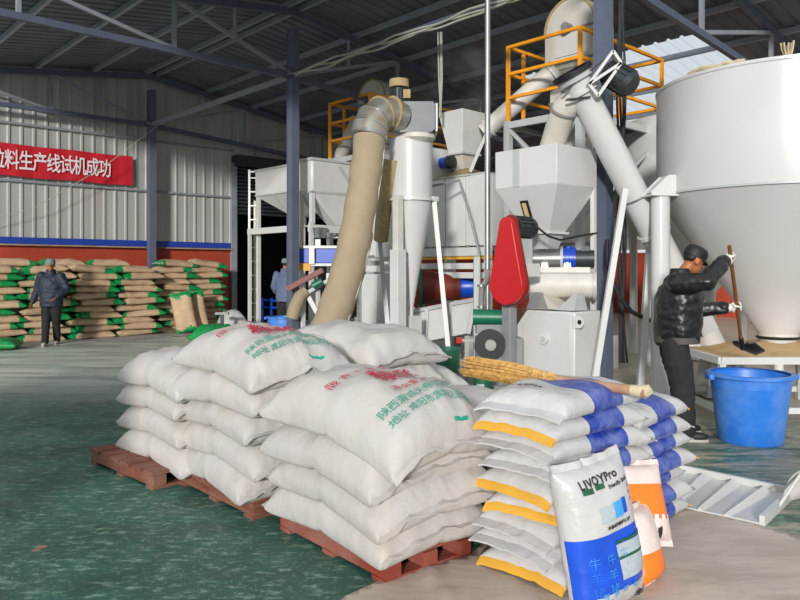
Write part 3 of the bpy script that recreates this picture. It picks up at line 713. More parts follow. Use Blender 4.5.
tower((-1.45, 14.9), None, 3.80, 'yellow railed platform around the elevator behind the fan', 'cream bucket elevator with rounded head behind the fan duct',
      (vec(-.42, 15.25, 0), .9, .5, 5.02), (W(358, 118, 15.1), W(334, 170, 15.3)))
# receiving hopper of the spout
rc = vec(1.02, 11.6, 0)
rh = thing('spout_hopper', 'white spout hopper below the inclined chute, above the panelled bin', 'hopper', rc)
MB().frust(rc+Z*3.35, (.36, .3), rc+Z*4.02, (.62, .52)).build('cone', M['white'], rh, bev=.006)
MB().frust(rc+Z*3.05, (.2, .2), rc+Z*3.35, (.36, .3)).build('neck', M['offwhite'], rh)
MB().ubox(rc+Z*3.35, (.44, .38, .03)).build('flange', M['palegrey'], rh)
sg = rc+Z*3.22-U*.25+V*.3
MB().tube(sg, sg-V*.2, .09, n=18).build('gear_motor', M['blue_motor'], rh)
MB().tube(sg-V*.2, sg-V*.3, .1, n=18).build('motor_end', M['dark_motor'], rh)
MB().tube(sg, sg+V*.22, .09, n=18).build('motor_body', M['dark_motor'], rh)
MB().tube(sg+V*.3, sg+V*.36, .1, n=18).build('pulley', M['dark_motor'], rh)
MB().bar(W(470, 172, 11.1), W(487, 132, 11.1), .05, .05, (0,1,0)).build('strut', M['palegrey'], rh)
m = MB(); m.frust(rc+Z*2.94-V*.1, (.8, .8), rc+Z*3.12-V*.1, (.2, .1)); m.build('meal_cover', M['tan_cap'], rh)

# ------------------------------------------------------------------ panelled white bin block in the middle
bb = thing('panelled_bin', 'large white panelled bin on beams behind the cyclone', 'bin', vec(.75, 11.6, 0))
K = W(486, 247, 10.75); K.z = 0
zb, zt = 1.87, 2.94
for i in range(5):
    a0_, a1_ = i*.42, (i+1)*.42-.012
    MB().prism([(a0_, zb), (a1_, zb), (a1_, zt), (a0_, zt)], K, V, Z, U, .05).build('panel', M['white'], bb, bev=.006)
for i in range(3):
    a0_, a1_ = i*.5+.01, (i+1)*.5-.008
    MB().prism([(a0_, zb), (a1_, zb), (a1_, zt), (a0_, zt)], K+V*.0, U, Z, V, .05).build('panel', M['white'], bb, bev=.006)
MB().prism([(0, 0), (2.1, 0), (2.1, 1.5), (0, 1.5)], K+Z*zt, V, U, Z, .03).build('roof_plate', M['palegrey'], bb)
for z, h_, mt_ in ((1.78, .13, 'white'), (1.56, .09, 'white'), (1.42, .09, 'white')): MB().bar(K+V*2.3+Z*z-U*.03, K-V*.1+Z*z-U*.03, .06, h_).build('beam', M[mt_], bb)
MB().bar(K+V*2.3+Z*1.69, K-V*.1+Z*1.69, .05, .05).build('yellow_strip', M['tape'], bb)
m = MB()
for i in range(9): m.tube(K+V*(.1+.22*i)+Z*1.84-U*.05, K+V*(.1+.22*i)+Z*1.88-U*.05, .025, n=8)
m.build('bolt_row', M['midgrey'], bb)
for a in (.0, 2.1):
    for b in (.05, 1.4): MB().bar(K+V*a+U*b, K+V*a+U*b+Z*1.9, .09, .09, U).build('leg', M['white'], bb)
# white upper block and taller side bin
ub = MB(); c = W(446, 168, 11.3); c.z = 3.1; m = MB(); m.ubox(vec(.55, 12.0, 3.2), (.8, .75, .5)); tag(m.build('upper_bin', M['white'], bev=.008), 'plain white box bin on top of the panelled bin', 'bin')
pp = thing('inclined_pipe', 'thin grey pipe slanting down in front of the panelled bin', 'pipe', W(479, 250, 10.4))
MB().pipe([W(460, 182, 10.6), W(470, 215, 10.5), W(479, 252, 10.4), W(480, 300, 10.3), vec(W(480, 300, 10.3).x, 10.3, 0)], .02, 8).build('pipe', M['midgrey'], pp)
MB().pipe([W(432, 186, 10.6), W(460, 180, 10.6)], .018, 8).build('arm', M['midgrey'], pp)

sb = thing('side_bin', 'narrow white bin with bolted flange behind the tan fabric duct', 'bin', W(378, 300, 11.0))
c = vec(W(380, 300, 11.0).x, 11.0, 0)
MB().ubox(c+Z*2.05, (.5, .36, .72)).build('upper_panel', M['white'], sb, bev=.006)
MB().ubox(c+Z*1.66, (.58, .44, .05)).build('bolted_flange', M['palegrey'], sb)
m = MB()
for i in range(6): m.tube(c-U*.3+V*(-.18+.07*i)+Z*1.68, c-U*.3+V*(-.18+.07*i)+Z*1.72, .02, n=8)
m.build('bolt_row', M['midgrey'], sb)
MB().ubox(c+Z*1.52, (.5, .4, .09)).build('beam', M['white'], sb)
MB().ubox(c+Z*.72, (.44, .34, 1.44)).build('lower_panel', M['white'], sb, bev=.006)
# red drum with blue end under the beams
dr = thing('rotary_drum', 'dark red drum with blue end under the white beams', 'drum', vec(.6, 11.3, 0))
a_, b_ = W(412, 288, 11.3), W(459, 287, 11.3); dx = (b_-a_).normalized()
MB().lathe([(.3, 0), (.3, .12), (.22, .42), (.2, .74)], a_, dx, n=28).build('drum', M['red_dark'], dr)
MB().lathe([(.16, .74), (.17, .76), (.17, 1.0), (.1, 1.0)], a_, dx, n=24).build('blue_end', M['blue_motor'], dr)
MB().lathe([(.23, .1), (.33, .1), (.33, .15), (.23, .15)], a_, dx, n=28, caps=False).build('tyre', M['green_motor'], dr)
for t in (.15, .7): MB().box(a_+dx*t-Z*(a_.z/2+.1), (.1, .3, a_.z-.2), dx, vec(-dx.y, dx.x, 0)).build('cradle', M['midgrey'], dr)
# white trough machine with gusset panels in front of it
tr = thing('discharge_trough', 'white sloping discharge trough with gusset panels behind green bucket', 'trough', vec(.6, 9.9, 0))
A0, A1 = W(409, 312, 10.2), W(477, 299, 9.3); B1_, B0_ = W(470, 333, 9.3), W(409, 345, 10.2)
dv = vec(.1, .45, 0)
MB().rings([[A0, A1, B1_, B0_], [A0+dv, A1+dv, B1_+dv, B0_+dv]]).build('trough', M['white'], tr, bev=.006)
for t in (.28, .62, .97):
    p = A0.lerp(A1, t); q = B0_.lerp(B1_, t); MB().bar(p-vec(0,.03,0), q-vec(0,.03,0), .05, .05, (0,1,0)).build('gusset', M['palegrey'], tr)
MB().bar(A0-vec(0,.02,0), A1-vec(0,.02,0), .05, .05).build('top_rim', M['palegrey'], tr)
for t in (.05, .95):
    q = B0_.lerp(B1_, t)+dv*.5; MB().bar(vec(q.x, q.y, 0), q, .08, .08, U).build('leg', M['palegrey'], tr)
MB().bar(W(404, 352, 9.6), W(462, 365, 8.9), .12, .12).build('base_rail', M['white'], tr)
MB().bar(W(404, 352, 9.6)*1.0-Z*.25, W(462, 365, 8.9)-Z*.25, .12, .4).build('base_skirt', M['offwhite'], tr)
# green motor and round housing by the pole
gm = thing('green_motor', 'green electric motor on a grey pump housing by the pole', 'motor', vec(.98, 7.9, 0))
p = W(476, 317, 8.0); MB().tube(p, p+vec(.3, -.05, 0), .085, n=22).build('motor', M['green_motor'], gm)
MB().tube(p-vec(.03,-.005,0), p, .09, n=22).build('end_cap', M['green_motor'], gm)
q = W(488, 343, 8.0); MB().box(vec(q.x+.12, q.y+.02, .38), (.5, .36, .76)).build('housing', M['midgrey'], gm, bev=.02)
MB().tube(vec(q.x, q.y-.2, q.z), vec(q.x, q.y-.16, q.z), .17, n=26).build('pulley', M['black'], gm)
MB().tube(vec(q.x, q.y-.24, q.z), vec(q.x, q.y-.2, q.z), .06, n=16).build('hub', M['steel'], gm)
MB().box(p+vec(.15, 0, -.13), (.3, .16, .1)).build('motor_bed', M['midgrey'], gm)
MB().box(vec(q.x-.32, q.y, .72), (.06, .06, .06)).build('red_knob', M['red_gloss'], gm)
MB().bar(vec(q.x-.15, q.y, .72), vec(q.x-.32, q.y, .72), .03, .03).build('knob_arm', M['steel'], gm)

# faint steam drifting above the spout hopper
def steam():
    m = bpy.data.materials.new('thin_steam'); m.use_nodes = True; nt = m.node_tree; N = nt.nodes; N.remove(N['Principled BSDF'])
    v = N.new('ShaderNodeVolumeScatter'); v.inputs['Color'].default_value = (.95, .96, 1, 1)
    g = N.new('ShaderNodeNewGeometry'); n = N.new('ShaderNodeTexNoise'); n.inputs['Scale'].default_value = 1.9; n.inputs['Detail'].default_value = 4; nt.links.new(g.outputs['Position'], n.inputs[0])
    r = N.new('ShaderNodeMapRange'); r.inputs[1].default_value = .47; r.inputs[2].default_value = .72; r.inputs[3].default_value = 0; r.inputs[4].default_value = .55; nt.links.new(n.outputs[0], r.inputs[0])
    nt.links.new(r.outputs[0], v.inputs['Density']); nt.links.new(v.outputs[0], N['Material Output'].inputs['Volume']); return m
m = MB(); m.ball(W(462, 82, 12.2), .75, .5, .62, n=20, m=12)
o = m.build('steam', steam()); o['kind'] = 'stuff'; tag(o, 'faint steam drifting under the roof above the spout hopper', 'steam')
# ------------------------------------------------------------------ left bins
def bin_hopper(K, a, b, zt, zm, zo, lab, legs, rnd=False):
    C = K+V*(a/2)+U*(b/2); C.z = 0
    h = thing('bin_hopper', lab, 'hopper', C)
    MB().frust(C+Z*zm, (b, a), C+Z*zt, (b, a)).build('bin', M['white'], h, bev=.05 if rnd else .01)
    MB().frust(C+Z*zo, (.3, .3), C+Z*zm, (b*.995, a*.995)).build('taper', M['white'], h, bev=.02)
    MB().ubox(C+Z*(zt+.0), (b+.04, a+.04, .05)).build('top_rim', M['palegrey'], h)
    MB().ubox(C+Z*(zm), (b+.02, a+.02, .03)).build('seam', M['palegrey'], h)
    MB().tube(C+Z*(zo-.18), C+Z*zo, .12, n=16).build('outlet', M['silver'], h)
    MB().ubox(C+Z*(zo-.22), (.34, .34, .04)).build('outlet_flange', M['offwhite'], h)
    for p in legs: MB().bar(vec(p[0], p[1], 0), vec(p[0], p[1], zm+.05), .08, .08, U).build('leg', M['white'], h)
    return C, h
K1 = vec(-1.66, 13.55, 0)
C1, h1 = bin_hopper(K1, .42, 1.6, 3.6, 2.97, 2.36, 'white rounded bin hopper just right of the slim middle column', [K1+V*.03+U*.03, K1+V*.4+U*.03, K1+U*1.5, K1+V*.4+U*1.5], True)
MB().bar(K1+U*.62+Z*3.5-V*.04, K1+U*1.3+Z*2.75-V*.04, .04, .04, V).build('stiffener', M['palegrey'], h1)
K2 = vec(-2.22, 16.0, 0)
C2, h2 = bin_hopper(K2, 1.87, 1.4, 3.88, 3.28, 2.76, 'white bin hopper beside the tall ladder', [K2+U*.05+V*.05, K2+V*1.8+U*.05, K2+V*1.8+U*1.35, K2+U*1.35])
for a in (.55,): MB().bar(K2+V*1.05+Z*3.26-U*.02, C2+V*.15-U*.15+Z*2.78, .03, .03).build('stiffener', M['palegrey'], h2)
pf = thing('steel_gantry', 'white steel gantry under the left bin hoppers', 'gantry', vec(-1.8, 15, 0))
MB().bar(K2+V*2.0+Z*2.42-U*.1, K2-V*.2+Z*2.42-U*.1, .08, .14).build('beam', M['white'], pf)
MB().bar(K1-V*.05+Z*2.28-U*.1, K1-V*.05+U*1.9+Z*2.28, .08, .14).build('beam', M['white'], pf)
for p in (K2+V*1.95-U*.1, K2-V*.15-U*.1, K1-V*.05+U*1.85, K1-V*.05-U*.05): MB().bar(p, p+Z*2.4, .07, .07, U).build('post', M['white'], pf)
# ladder
lb = thing('access_ladder', 'tall white ladder standing in front of the dark doorway', 'ladder', W(254, 328, 17.6))
x0, x1, Yl = (249.5-400)/FPX*17.6, (259-400)/FPX*17.6, 17.6
for x in (x0, x1): MB().bar(vec(x, Yl, 0), vec(x, Yl, 3.95), .05, .06, (0,1,0)).build('rail', M['white'], lb)
for i in range(11): MB().bar(vec(x0, Yl, .35+i*.34), vec(x1, Yl, .35+i*.34), .03, .03).build('rung', M['white'], lb)
MB().pipe([vec(x1, Yl, 3.95), vec(x1+.22, Yl+.1, 3.95), vec(x1+.24, Yl+.1, 3.3)], .022, 8).build('grab_rail', M['palegrey'], lb)
MB().bar(vec(x0, Yl, 3.9), vec(x1, Yl, 3.9), .04, .04).build('top_bar', M['white'], lb)
MB().bar(vec(x0+.12, Yl+.06, 0), vec(x0+.12, Yl+.06, 3.2), .05, .05, (0,1,0)).build('back_post', M['offwhite'], lb)
# blue-panelled packing machine below the bins
pk = thing('packing_machine', 'blue and white packing machine below the bin hopper', 'machine', vec(-1.3, 13.9, 0))
a_, b_ = W(300, 256, 13.6), W(345, 256, 13.6)
MB().box((a_+b_)/2, (b_.x-a_.x, .3, .27)).build('blue_panel', M['blue_motor'], pk, bev=.01)
for z in (.165, -.165): MB().box((a_+b_)/2+vec(0, -.02, z), (b_.x-a_.x+.05, .34, .05)).build('white_trim', M['white'], pk)
MB().box(W(312, 256, 13.4), (.1, .1, .3)).build('white_divider', M['white'], pk)
MB().box(W(305, 267, 13.45), (.22, .1, .14)).build('yellow_plate', M['tape'], pk)
for x in (304, 316, 328, 343): q = W(x, 300, 13.7); MB().box(vec(q.x, q.y, .72), (.06, .08, 1.44)).build('leg', M['white'], pk)
MB().tube(W(318, 238, 13.6), W(318, 228, 13.6), .14, .18, n=18).build('filling_spout', M['silver'], pk)
MB().box(W(318, 243, 13.6), (.1, .1, .14)).build('spout_valve', M['white'], pk)
MB().box(vec(-1.6, 13.75, .5), (.6, .3, .06)).build('shelf', M['palegrey'], pk)
# red bar conveyor and tan cloth spout
cv = thing('bag_conveyor', 'small inclined conveyor with red guard under the blue panel', 'conveyor', vec(-1.4, 12.9, 0))
MB().bar(W(288, 289, 12.8), W(323, 270, 12.8), .3, .09).build('red_guard', M['red_dark'], cv)
MB().bar(W(309, 292, 12.9), W(329, 280, 12.9), .3, .06).build('belt_bed', M['palegrey'], cv)
MB().tube(W(313, 286, 12.7), W(322, 281, 12.7), .07, n=14).build('green_motor', M['green_motor'], cv)
MB().pipe([W(306, 291, 12.8), W(300, 296, 12.75), W(295, 308, 12.7), W(292, 318, 12.7)], [.1, .11, .12, .11], 14).build('cloth_spout', M['hose'], cv)
for x in (303, 318): q = W(x, 300, 12.9); MB().bar(vec(q.x, q.y, 0), vec(q.x, q.y, 1.16), .06, .06, U).build('leg', M['white'], cv)
MB().bar(W(306, 292, 12.85), W(320, 318, 12.85), .08, .08).build('chute', M['white'], cv)
# blue tubs
def tub(loc, rt, rb, h, lab, hnd=True):
    t = thing('plastic_tub', lab, 'tub', loc); c = Vector(loc)
    MB().lathe([(0, 0), (rb*.96, 0), (rb, .015), (rb+(rt-rb)*.5, h*.5), (rb+(rt-rb)*.8, h*.8), (rb+(rt-rb)*.82, h*.81), (rb+(rt-rb)*.86, h*.81), (rt*.985, h*.97), (rt*.93, h*.97), (rb*.93, .03), (0, .03)], c, n=48, caps=False).build('body', M['blue_tub'], t)
    MB().lathe([(rt*.95, h*.95), (rt+.015, h*.945), (rt+.032, h*.955), (rt+.032, h*.99), (rt+.02, h), (rt*.95, h)], c, n=48, caps=False).build('rim', M['blue_tub'], t)
    for s in (-1, 1):
        MB().box(c+vec(s*(rt+.03), -.02, h*.945), (.05, .12, .05)).build('handle', M['blue_tub'], t, bev=.012)
    return t
tub((3.08, 6.33, 0), .335, .265, .60, 'large blue plastic tub in front of the worker')
tub(tuple(vec(W(284, 320, 13.6).x, 13.6, 0)), .31, .26, .63, 'blue plastic tub far back beyond the white sack pile')
# blue guard rail inside doorway
gr = thing('guard_rail', 'low blue guard rail in the dark doorway', 'railing', W(272, 325, 18.0))
for y in (300, 307): MB().bar(W(262, y, 18.3), W(283, y+1, 17.6), .05, .05).build('rail', M['blue_motor'], gr)
for x, Y in ((262, 18.3), (271, 18), (283, 17.6)): q = W(x, 299, Y); MB().bar(vec(q.x, Y, 0), vec(q.x, Y, q.z+.02), .05, .05, U).build('post', M['blue_motor'], gr)
m = MB(); m.bar(W(238, 322, 16.6), W(271, 326, 15.8), .12, .1); 
bt = thing('bench_beam', 'low white bench beam at the foot of the ladder', 'bench', vec(W(254, 328, 16.2).x, 16.2, 0))
m.build('beam', M['white'], bt)
for x, Y in ((240, 16.55), (269, 15.85)): q = W(x, 322, Y); MB().box(vec(q.x, Y, q.z/2-.02), (.08, .08, q.z-.06)).build('leg', M['white'], bt)
# black scale stand and dropped bags near it
ss = thing('scale_stand', 'thin black stand with small head behind the white sacks', 'stand', vec(W(222, 340, 14.6).x, 14.6, 0))
q = ss.location
MB().box(q+Z*.3, (.06, .06, .6)).build('post', M['black'], ss); MB().box(q+Z*.62, (.26, .1, .05)).build('head', M['midgrey'], ss); MB().box(q+Z*.015, (.34, .3, .03)).build('base', M['black'], ss)
# green bucket standing on a low steel skid
sk = thing('steel_skid', 'low grey steel skid frame behind the straw broom', 'frame', vec(.75, 7.2, 0))
for dy in (-.3, .3): MB().box(vec(.82, 7.1+dy, .27), (1.5, .07, .08)).build('rail', M['midgrey'], sk)
for dx in (-.7, -.1, .5): MB().box(vec(.82+dx, 7.1, .27), (.07, .6, .08)).build('cross_bar', M['midgrey'], sk)
for dx in (-.7, .7):
    for dy in (-.3, .3): MB().box(vec(.82+dx, 7.1+dy, .115), (.07, .07, .23)).build('leg', M['midgrey'], sk)
def bucket(c, r, h, lab, lid=False):
    t = thing('paint_bucket', lab, 'bucket', c); c = Vector(c)
    MB().lathe([(0, 0), (r*.9, 0), (r*.92, .01), (r, h), (r*.96, h), (r*.88, .02), (0, .02)], c, n=28, caps=False).build('body', M['cage_green'], t)
    MB().lathe([(r*.97, h*.55), (r*.985, h*.55), (r*.995, h*.9), (r*.97, h*.9)], c+vec(0, -.003, 0), n=28, caps=False).build('label_band', M['print_dgreen'], t)
    for k, z in enumerate((.62, .3)):
        m = MB(); w = r*1.004
        m.rings([[c+vec(w*.98*math.cos(a), w*.98*math.sin(a), h*zz) for a in [math.radians(225+9*i) for i in range(6)]] for zz in (z, z+.14)], closed=False); m.build('label_patch', M['print_grey'], t)
    MB().lathe([(r, h*.94), (r+.012, h*.95), (r+.012, h), (r, h)], c, n=28, caps=False).build('rim', M['cage_green'], t)
    MB().pipe([c+vec(r*1.02*math.cos(a), -.02-r*.4*math.sin(a), h*.96-r*.35*math.sin(a)) for a in [math.pi*i/12 for i in range(13)]], .004, 5).build('bail', M['steel'], t)
bucket(tuple(vec((447.5-400)/FPX*6.95, 6.95, .31)), .12, .44, 'dark green metal bucket standing left of the straw broom')
bucket(tuple(vec((483-400)/FPX*7.15, 7.15, .31)), .1, .16, 'pale green small pail under the straw broom head')
# ------------------------------------------------------------------ sacks
def refine(vs, fs, ml=.018):
    bm = bmesh.new(); bv = [bm.verts.new((x, y, 0)) for x, y in vs]
    for f in fs:
        try: bm.faces.new([bv[i] for i in f])
        except ValueError: pass
    for _ in range(4):
        es = [e for e in bm.edges if e.calc_length() > ml]
        if not es: break
        bmesh.ops.subdivide_edges(bm, edges=es, cuts=1); bmesh.ops.triangulate(bm, faces=[f for f in bm.faces if len(f.verts) > 3])
    bm.verts.index_update(); o = [(v.co.x, v.co.y) for v in bm.verts]; g = [tuple(v.index for v in f.verts) for f in bm.faces]; bm.free()
    return o, g
class Sack:
    """pillow-shaped filled sack; local x = width, y = length (stitched ends at +-L/2), z up from its bed"""
    def __init__(s, Wd, L, T, seed, droop=.0, px=2.6, py=5.0, flange=.03, corner=None, lump=.016, pleat=.007, bow=.05, wob=.014, wrk=.0):
        s.wrk = wrk
        s.wob = wob
        s.W, s.L, s.T, s.seed, s.droop, s.px, s.py, s.fl, s.corner, s.lump, s.pleat, s.bow = Wd, L, T, seed, droop, px, py, flange, corner or (0,0,0,0), lump, pleat, bow
    def pt(s, a, b, side=1, off=0.0):
        cx = max(0, 1-abs(a)**s.px)**.5; cb = max(0, 1-abs(b)**s.py)**.6; k = cx*cb
        x = s.W/2*a*(1-s.bow+s.bow*1.6*b**4); y = s.L/2*b*(.97+.03*a*a)
        nz = noise.noise(vec(x*4.5+s.seed*7.1, y*4.5, s.seed*3.3+(0 if side > 0 else 9)))
        n2 = noise.noise(vec(x*11+s.seed*2.7, y*9, s.seed*1.3))
        pl = s.pleat*2.2*noise.noise(vec(x*17+s.seed*3, b*1.5, s.seed))*(b**4)*cx
        rg = 1-abs(noise.noise(vec(x*8+s.seed*4.4+1.2*n2, y*3.2, s.seed*2.2)))*2.2; rg2 = 1-abs(noise.noise(vec(x*3.0+s.seed, y*9+n2, s.seed*5.1)))*2.2
        pl += s.wrk*(max(0, rg)**2*(.25+.75*b*b)+.6*max(0, rg2)**2*(.2+.8*a*a))*k**.4
        zm = s.T*.40
        if side > 0: z = zm+s.T*.60*k+s.lump*nz*k**.5*1.6+s.lump*.35*n2*k**.5+pl
        else: z = zm-s.T*.40*k**.5+s.lump*.4*nz*k
        c = s.corner; fa, fb = (a+1)/2, (b+1)/2
        z -= s.droop*(.6*a**4+.5*b**4)
        z -= (c[0]*(1-fa)*(1-fb)+c[1]*fa*(1-fb)+c[2]*fa*fb+c[3]*(1-fa)*fb)*abs(a*b)**.5
        return vec(x, y, z+off)
    def body(s, mats, nx=18, ny=24, pick=None):
        m = MB(); g = {}
        def sp(i, n): t = 2*i/n-1; return math.copysign(abs(math.sin(t*math.pi/2))**.9, t)
        for sd in (1, -1):
            for i in range(nx+1):
                for j in range(ny+1):
                    edge = i in (0, nx) or j in (0, ny)
                    if edge and sd == -1: g[(sd, i, j)] = g[(1, i, j)]; continue
                    g[(sd, i, j)] = len(m.v); m.v.append(s.pt(sp(i, nx), sp(j, ny), sd))
        for sd in (1, -1):
            for i in range(nx):
                for j in range(ny):
                    f = [g[(sd, i, j)], g[(sd, i+1, j)], g[(sd, i+1, j+1)], g[(sd, i, j+1)]]
                    m.f.append(f if sd > 0 else f[::-1])
                    m.m.append(pick(sp(i+.5, nx), sp(j+.5, ny), sd) if pick else 0)
        return m.mesh('sack_body', mats, ang=70)
    def seam(s, end, mt, wd=None, thick=.004, a0=-1.0, a1=1.0, drop=.3, name='seam'):
        m = MB(); n = 16; top = []; w = wd or s.fl
        r0 = []; r1 = []
        for i in range(n+1):
            a = a0+(a1-a0)*i/n; p = s.pt(a*.995, end*.999, 1); wob = s.wob*(noise.noise(vec(i*.45, s.seed*5, end))*1.6+.2*math.sin(i*2.9+s.seed))
            r0.append(p-vec(0, end*.008, 0)); r1.append(p+vec(0, end*w, -w*drop+wob))
        m.rings([[q+Z*thick for q in r0], [q+Z*thick for q in r1], [q-Z*thick for q in r1], [q-Z*thick for q in r0], [q+Z*thick for q in r0]], closed=False)
        return m.mesh(name, mt, ang=50)
    def decal(s, vs, fs, mt, name='lettering', off=.013, side=1):
        vs, fs = refine(vs, fs)
        pts = [s.pt(max(-.99, min(.99, x/(s.W/2))), max(-.99, min(.99, y/(s.L/2))), side, off) for x, y in vs]
        return flat_mesh(name, pts, fs, mt)
    def patch(s, x0, x1, y0, y1, mt, name='printed_panel', n=10, off=.002, side=1):
        vs = []; fs = []
        for i in range(n+1):
            for j in range(n+1): vs.append((x0+(x1-x0)*i/n, y0+(y1-y0)*j/n))
        for i in range(n):
            for j in range(n): fs.append((i*(n+1)+j, (i+1)*(n+1)+j, (i+1)*(n+1)+j+1, i*(n+1)+j+1))
        me = s.decal(vs, fs, mt, name, off, side)
        me.polygons.foreach_set('use_smooth', [True]*len(me.polygons)); return me
ORD = ['lowest', 'second', 'third', 'fourth', 'fifth', 'sixth', 'seventh', 'eighth', 'ninth', 'tenth', 'eleventh', 'twelfth', 'thirteenth']
def lay(k, n): return 'top' if k == n-1 else (ORD[k]+(' layer' if k == 0 else ' layer up'))

# pallets ------------------------------------------------------------
def pallet(loc, rz, lab, mt):
    t = thing('wooden_pallet', lab, 'pallet', loc, 'pallets under the white sacks'); t.rotation_euler = (0, 0, rz)
    w, l = (.58, .98) if loc[1] < 4.2 else (.70, 1.02)
    r = random.Random(int(loc[0]*100))
    for i in range(6):
        me = MB().box((0, 0, 0), (w, l/6-.02+r.uniform(-.02, .01), .022)).mesh('deck_board', mt); child('deck_board', me, t, (r.uniform(-.012, .012), -l/2+l/12+i*l/6, .105), (0, 0, r.uniform(-.01, .01)))
    for i in (-1, 0, 1):
        me = MB().box((0, 0, 0), (.09, l, .07)).mesh('stringer', mt); child('stringer', me, t, (i*(w/2-.05), 0, .058))
    for i in (-1, 0, 1):
        me = MB().box((0, 0, 0), (w, .1, .022)).mesh('bottom_board', mt); child('bottom_board', me, t, (0, i*(l/2-.06), .011))
    return t
def rad(d): return math.radians(d)
SP = {'P1': ((-.13, 4.05), 40), 'P2': ((-.96, 4.97), 42), 'P3': ((-1.68, 5.66), 46)}
pallet((-.16, 3.98, 0), rad(40), 'red painted wooden pallet under the frontmost white sacks', M['wood_red'])
pallet((-.96, 4.92, 0), rad(42), 'worn wooden pallet in the middle under white sacks', M['wood'])
pallet((-1.80, 5.50, 0), rad(46), 'brown wooden pallet jutting out left under white sacks', M['wood'])
pallet((.42, 4.6, 0), rad(42), 'wooden pallet hidden behind the frontmost white sacks', M['wood'])
pallet((-.40, 5.52, 0), rad(42), 'wooden pallet under the rear middle white sacks', M['wood'])
pallet((-1.08, 6.28, 0), rad(44), 'wooden pallet under the rear left white sacks', M['wood'])
pallet((-.02, 6.1, 0), rad(42), 'wooden pallet under the furthest grey white sacks', M['wood'])

def big_print(sk, parent):
    W2, L2 = sk.W, sk.L
    def put(txt, x, y, size, mt, bold=.004, sp=1.0, wx=1.0, shear=0):
        vs, fs = text_polys(txt, size, bold=bold, spacing=sp, shear=shear)
        x0 = min(v[0] for v in vs); me = sk.decal([(x+(a-x0)*wx, y+b) for a, b in vs], fs, mt); child('lettering', me, parent)
    put('陇东一号优', -W2*.40, L2*.07, .075, M['print_red'], 0, 1.5)
    put('糠酸', -W2*.24, -L2*.13, .175, M['print_red'], .001, .92, 1.15, .15)
    put('净含量 40kg', -W2*.20, -L2*.235, .058, M['print_red'], 0, 1.15)
    put('陕西渭城天帝饲料有限公司', -W2*.42, -L2*.325, .064, M['print_green'], 0, .98)
    put('地址 咸阳市渭城区底张', -W2*.42, -L2*.40, .058, M['print_green'], 0, 1.0)
    me = sk.patch(W2*.02, W2*.16, -L2*.475, -L2*.465, M['print_green'], 'printed_mark', 4, .004); child('printed_mark', me, parent)

big_v = []
for i in range(6): big_v.append(Sack(.80, 1.10, .25, i*1.7+.3, droop=.045, px=3.6, py=7.0, corner=(.04+.03*(i % 2), .02*(i % 3), .02, .04), lump=.024, pleat=.016, bow=.03, wrk=.014))
big_body = [b.body(M['sack'], 34, 44) for b in big_v]
big_seam = [(b.seam(1, M['sack']), b.seam(-1, M['sack'])) for b in big_v]
def put_sack(loc, rz, k, lab, tilt=(0, 0), grp='large white woven sacks on pallets', sk=None):
    t = thing('woven_sack', lab, 'sack', loc, grp); t.rotation_euler = (tilt[0], tilt[1], rz)
    if sk is None: child('sack_body', big_body[k], t); [child('seam', me, t) for me in big_seam[k]]; return t, big_v[k]
    child('sack_body', sk.body(M['sack'], 44, 54), t); child('seam', sk.seam(1, M['sack']), t); child('seam', sk.seam(-1, M['sack']), t)
    return t, sk
STK = [('P1', (-.13, 3.98), 40, 4, .168, 'frontmost stack'), ('P2', (-.94, 4.90), 42, 5, .178, 'middle stack'), ('P3', (-1.59, 5.56), 46, 4, .175, 'leftmost stack'),
       ('B1', (.48, 4.62), 42, 3, .172, 'stack behind the frontmost one'), ('B2', (-.34, 5.55), 44, 5, .178, 'stack behind the middle one'), ('B3', (-1.08, 6.28), 46, 4, .18, 'stack behind the leftmost one'),
       ('C1', (-.02, 6.1), 40, 3, .178, 'furthest stack near the green bucket')]
rs = random.Random(11)
for nm, c, rot, n, th, words in STK:
    for k in range(n):
        r = math.radians(rot+rs.uniform(-5, 5)); dx, dy = rs.uniform(-.035, .035), rs.uniform(-.035, .035)
        top = k == n-1; tl = (rs.uniform(-.02, .02), rs.uniform(-.02, .02)); sk = None; z = .118+k*th
        lab = 'white woven sack, %s of the %s' % (lay(k, n), words)
        if nm == 'P1' and top:
            sk = Sack(.82, 1.10, .30, 5.5, droop=.10, px=3.0, py=6, corner=(.07, .03, .0, .02), lump=.024, pleat=.016, wrk=.012); tl = (.10, .03); lab = 'white sack with large red and green print nearest the camera'; dx, dy = .02, -.01; z += .015
        if nm == 'P2' and top:
            sk = Sack(.82, 1.08, .28, 8.2, droop=.07, px=3.0, py=6, corner=(.05, .05, .02, .03), lump=.024, pleat=.016, wrk=.012); lab = 'white sack with red and green print atop the middle stack'; tl = (.06, .02)
        if nm == 'P1' and k < n-1: z += .0
        t, s_ = put_sack((c[0]+dx, c[1]+dy, z), r, rs.randrange(6), lab, tl, sk=sk)
        if sk: big_print(sk, t)

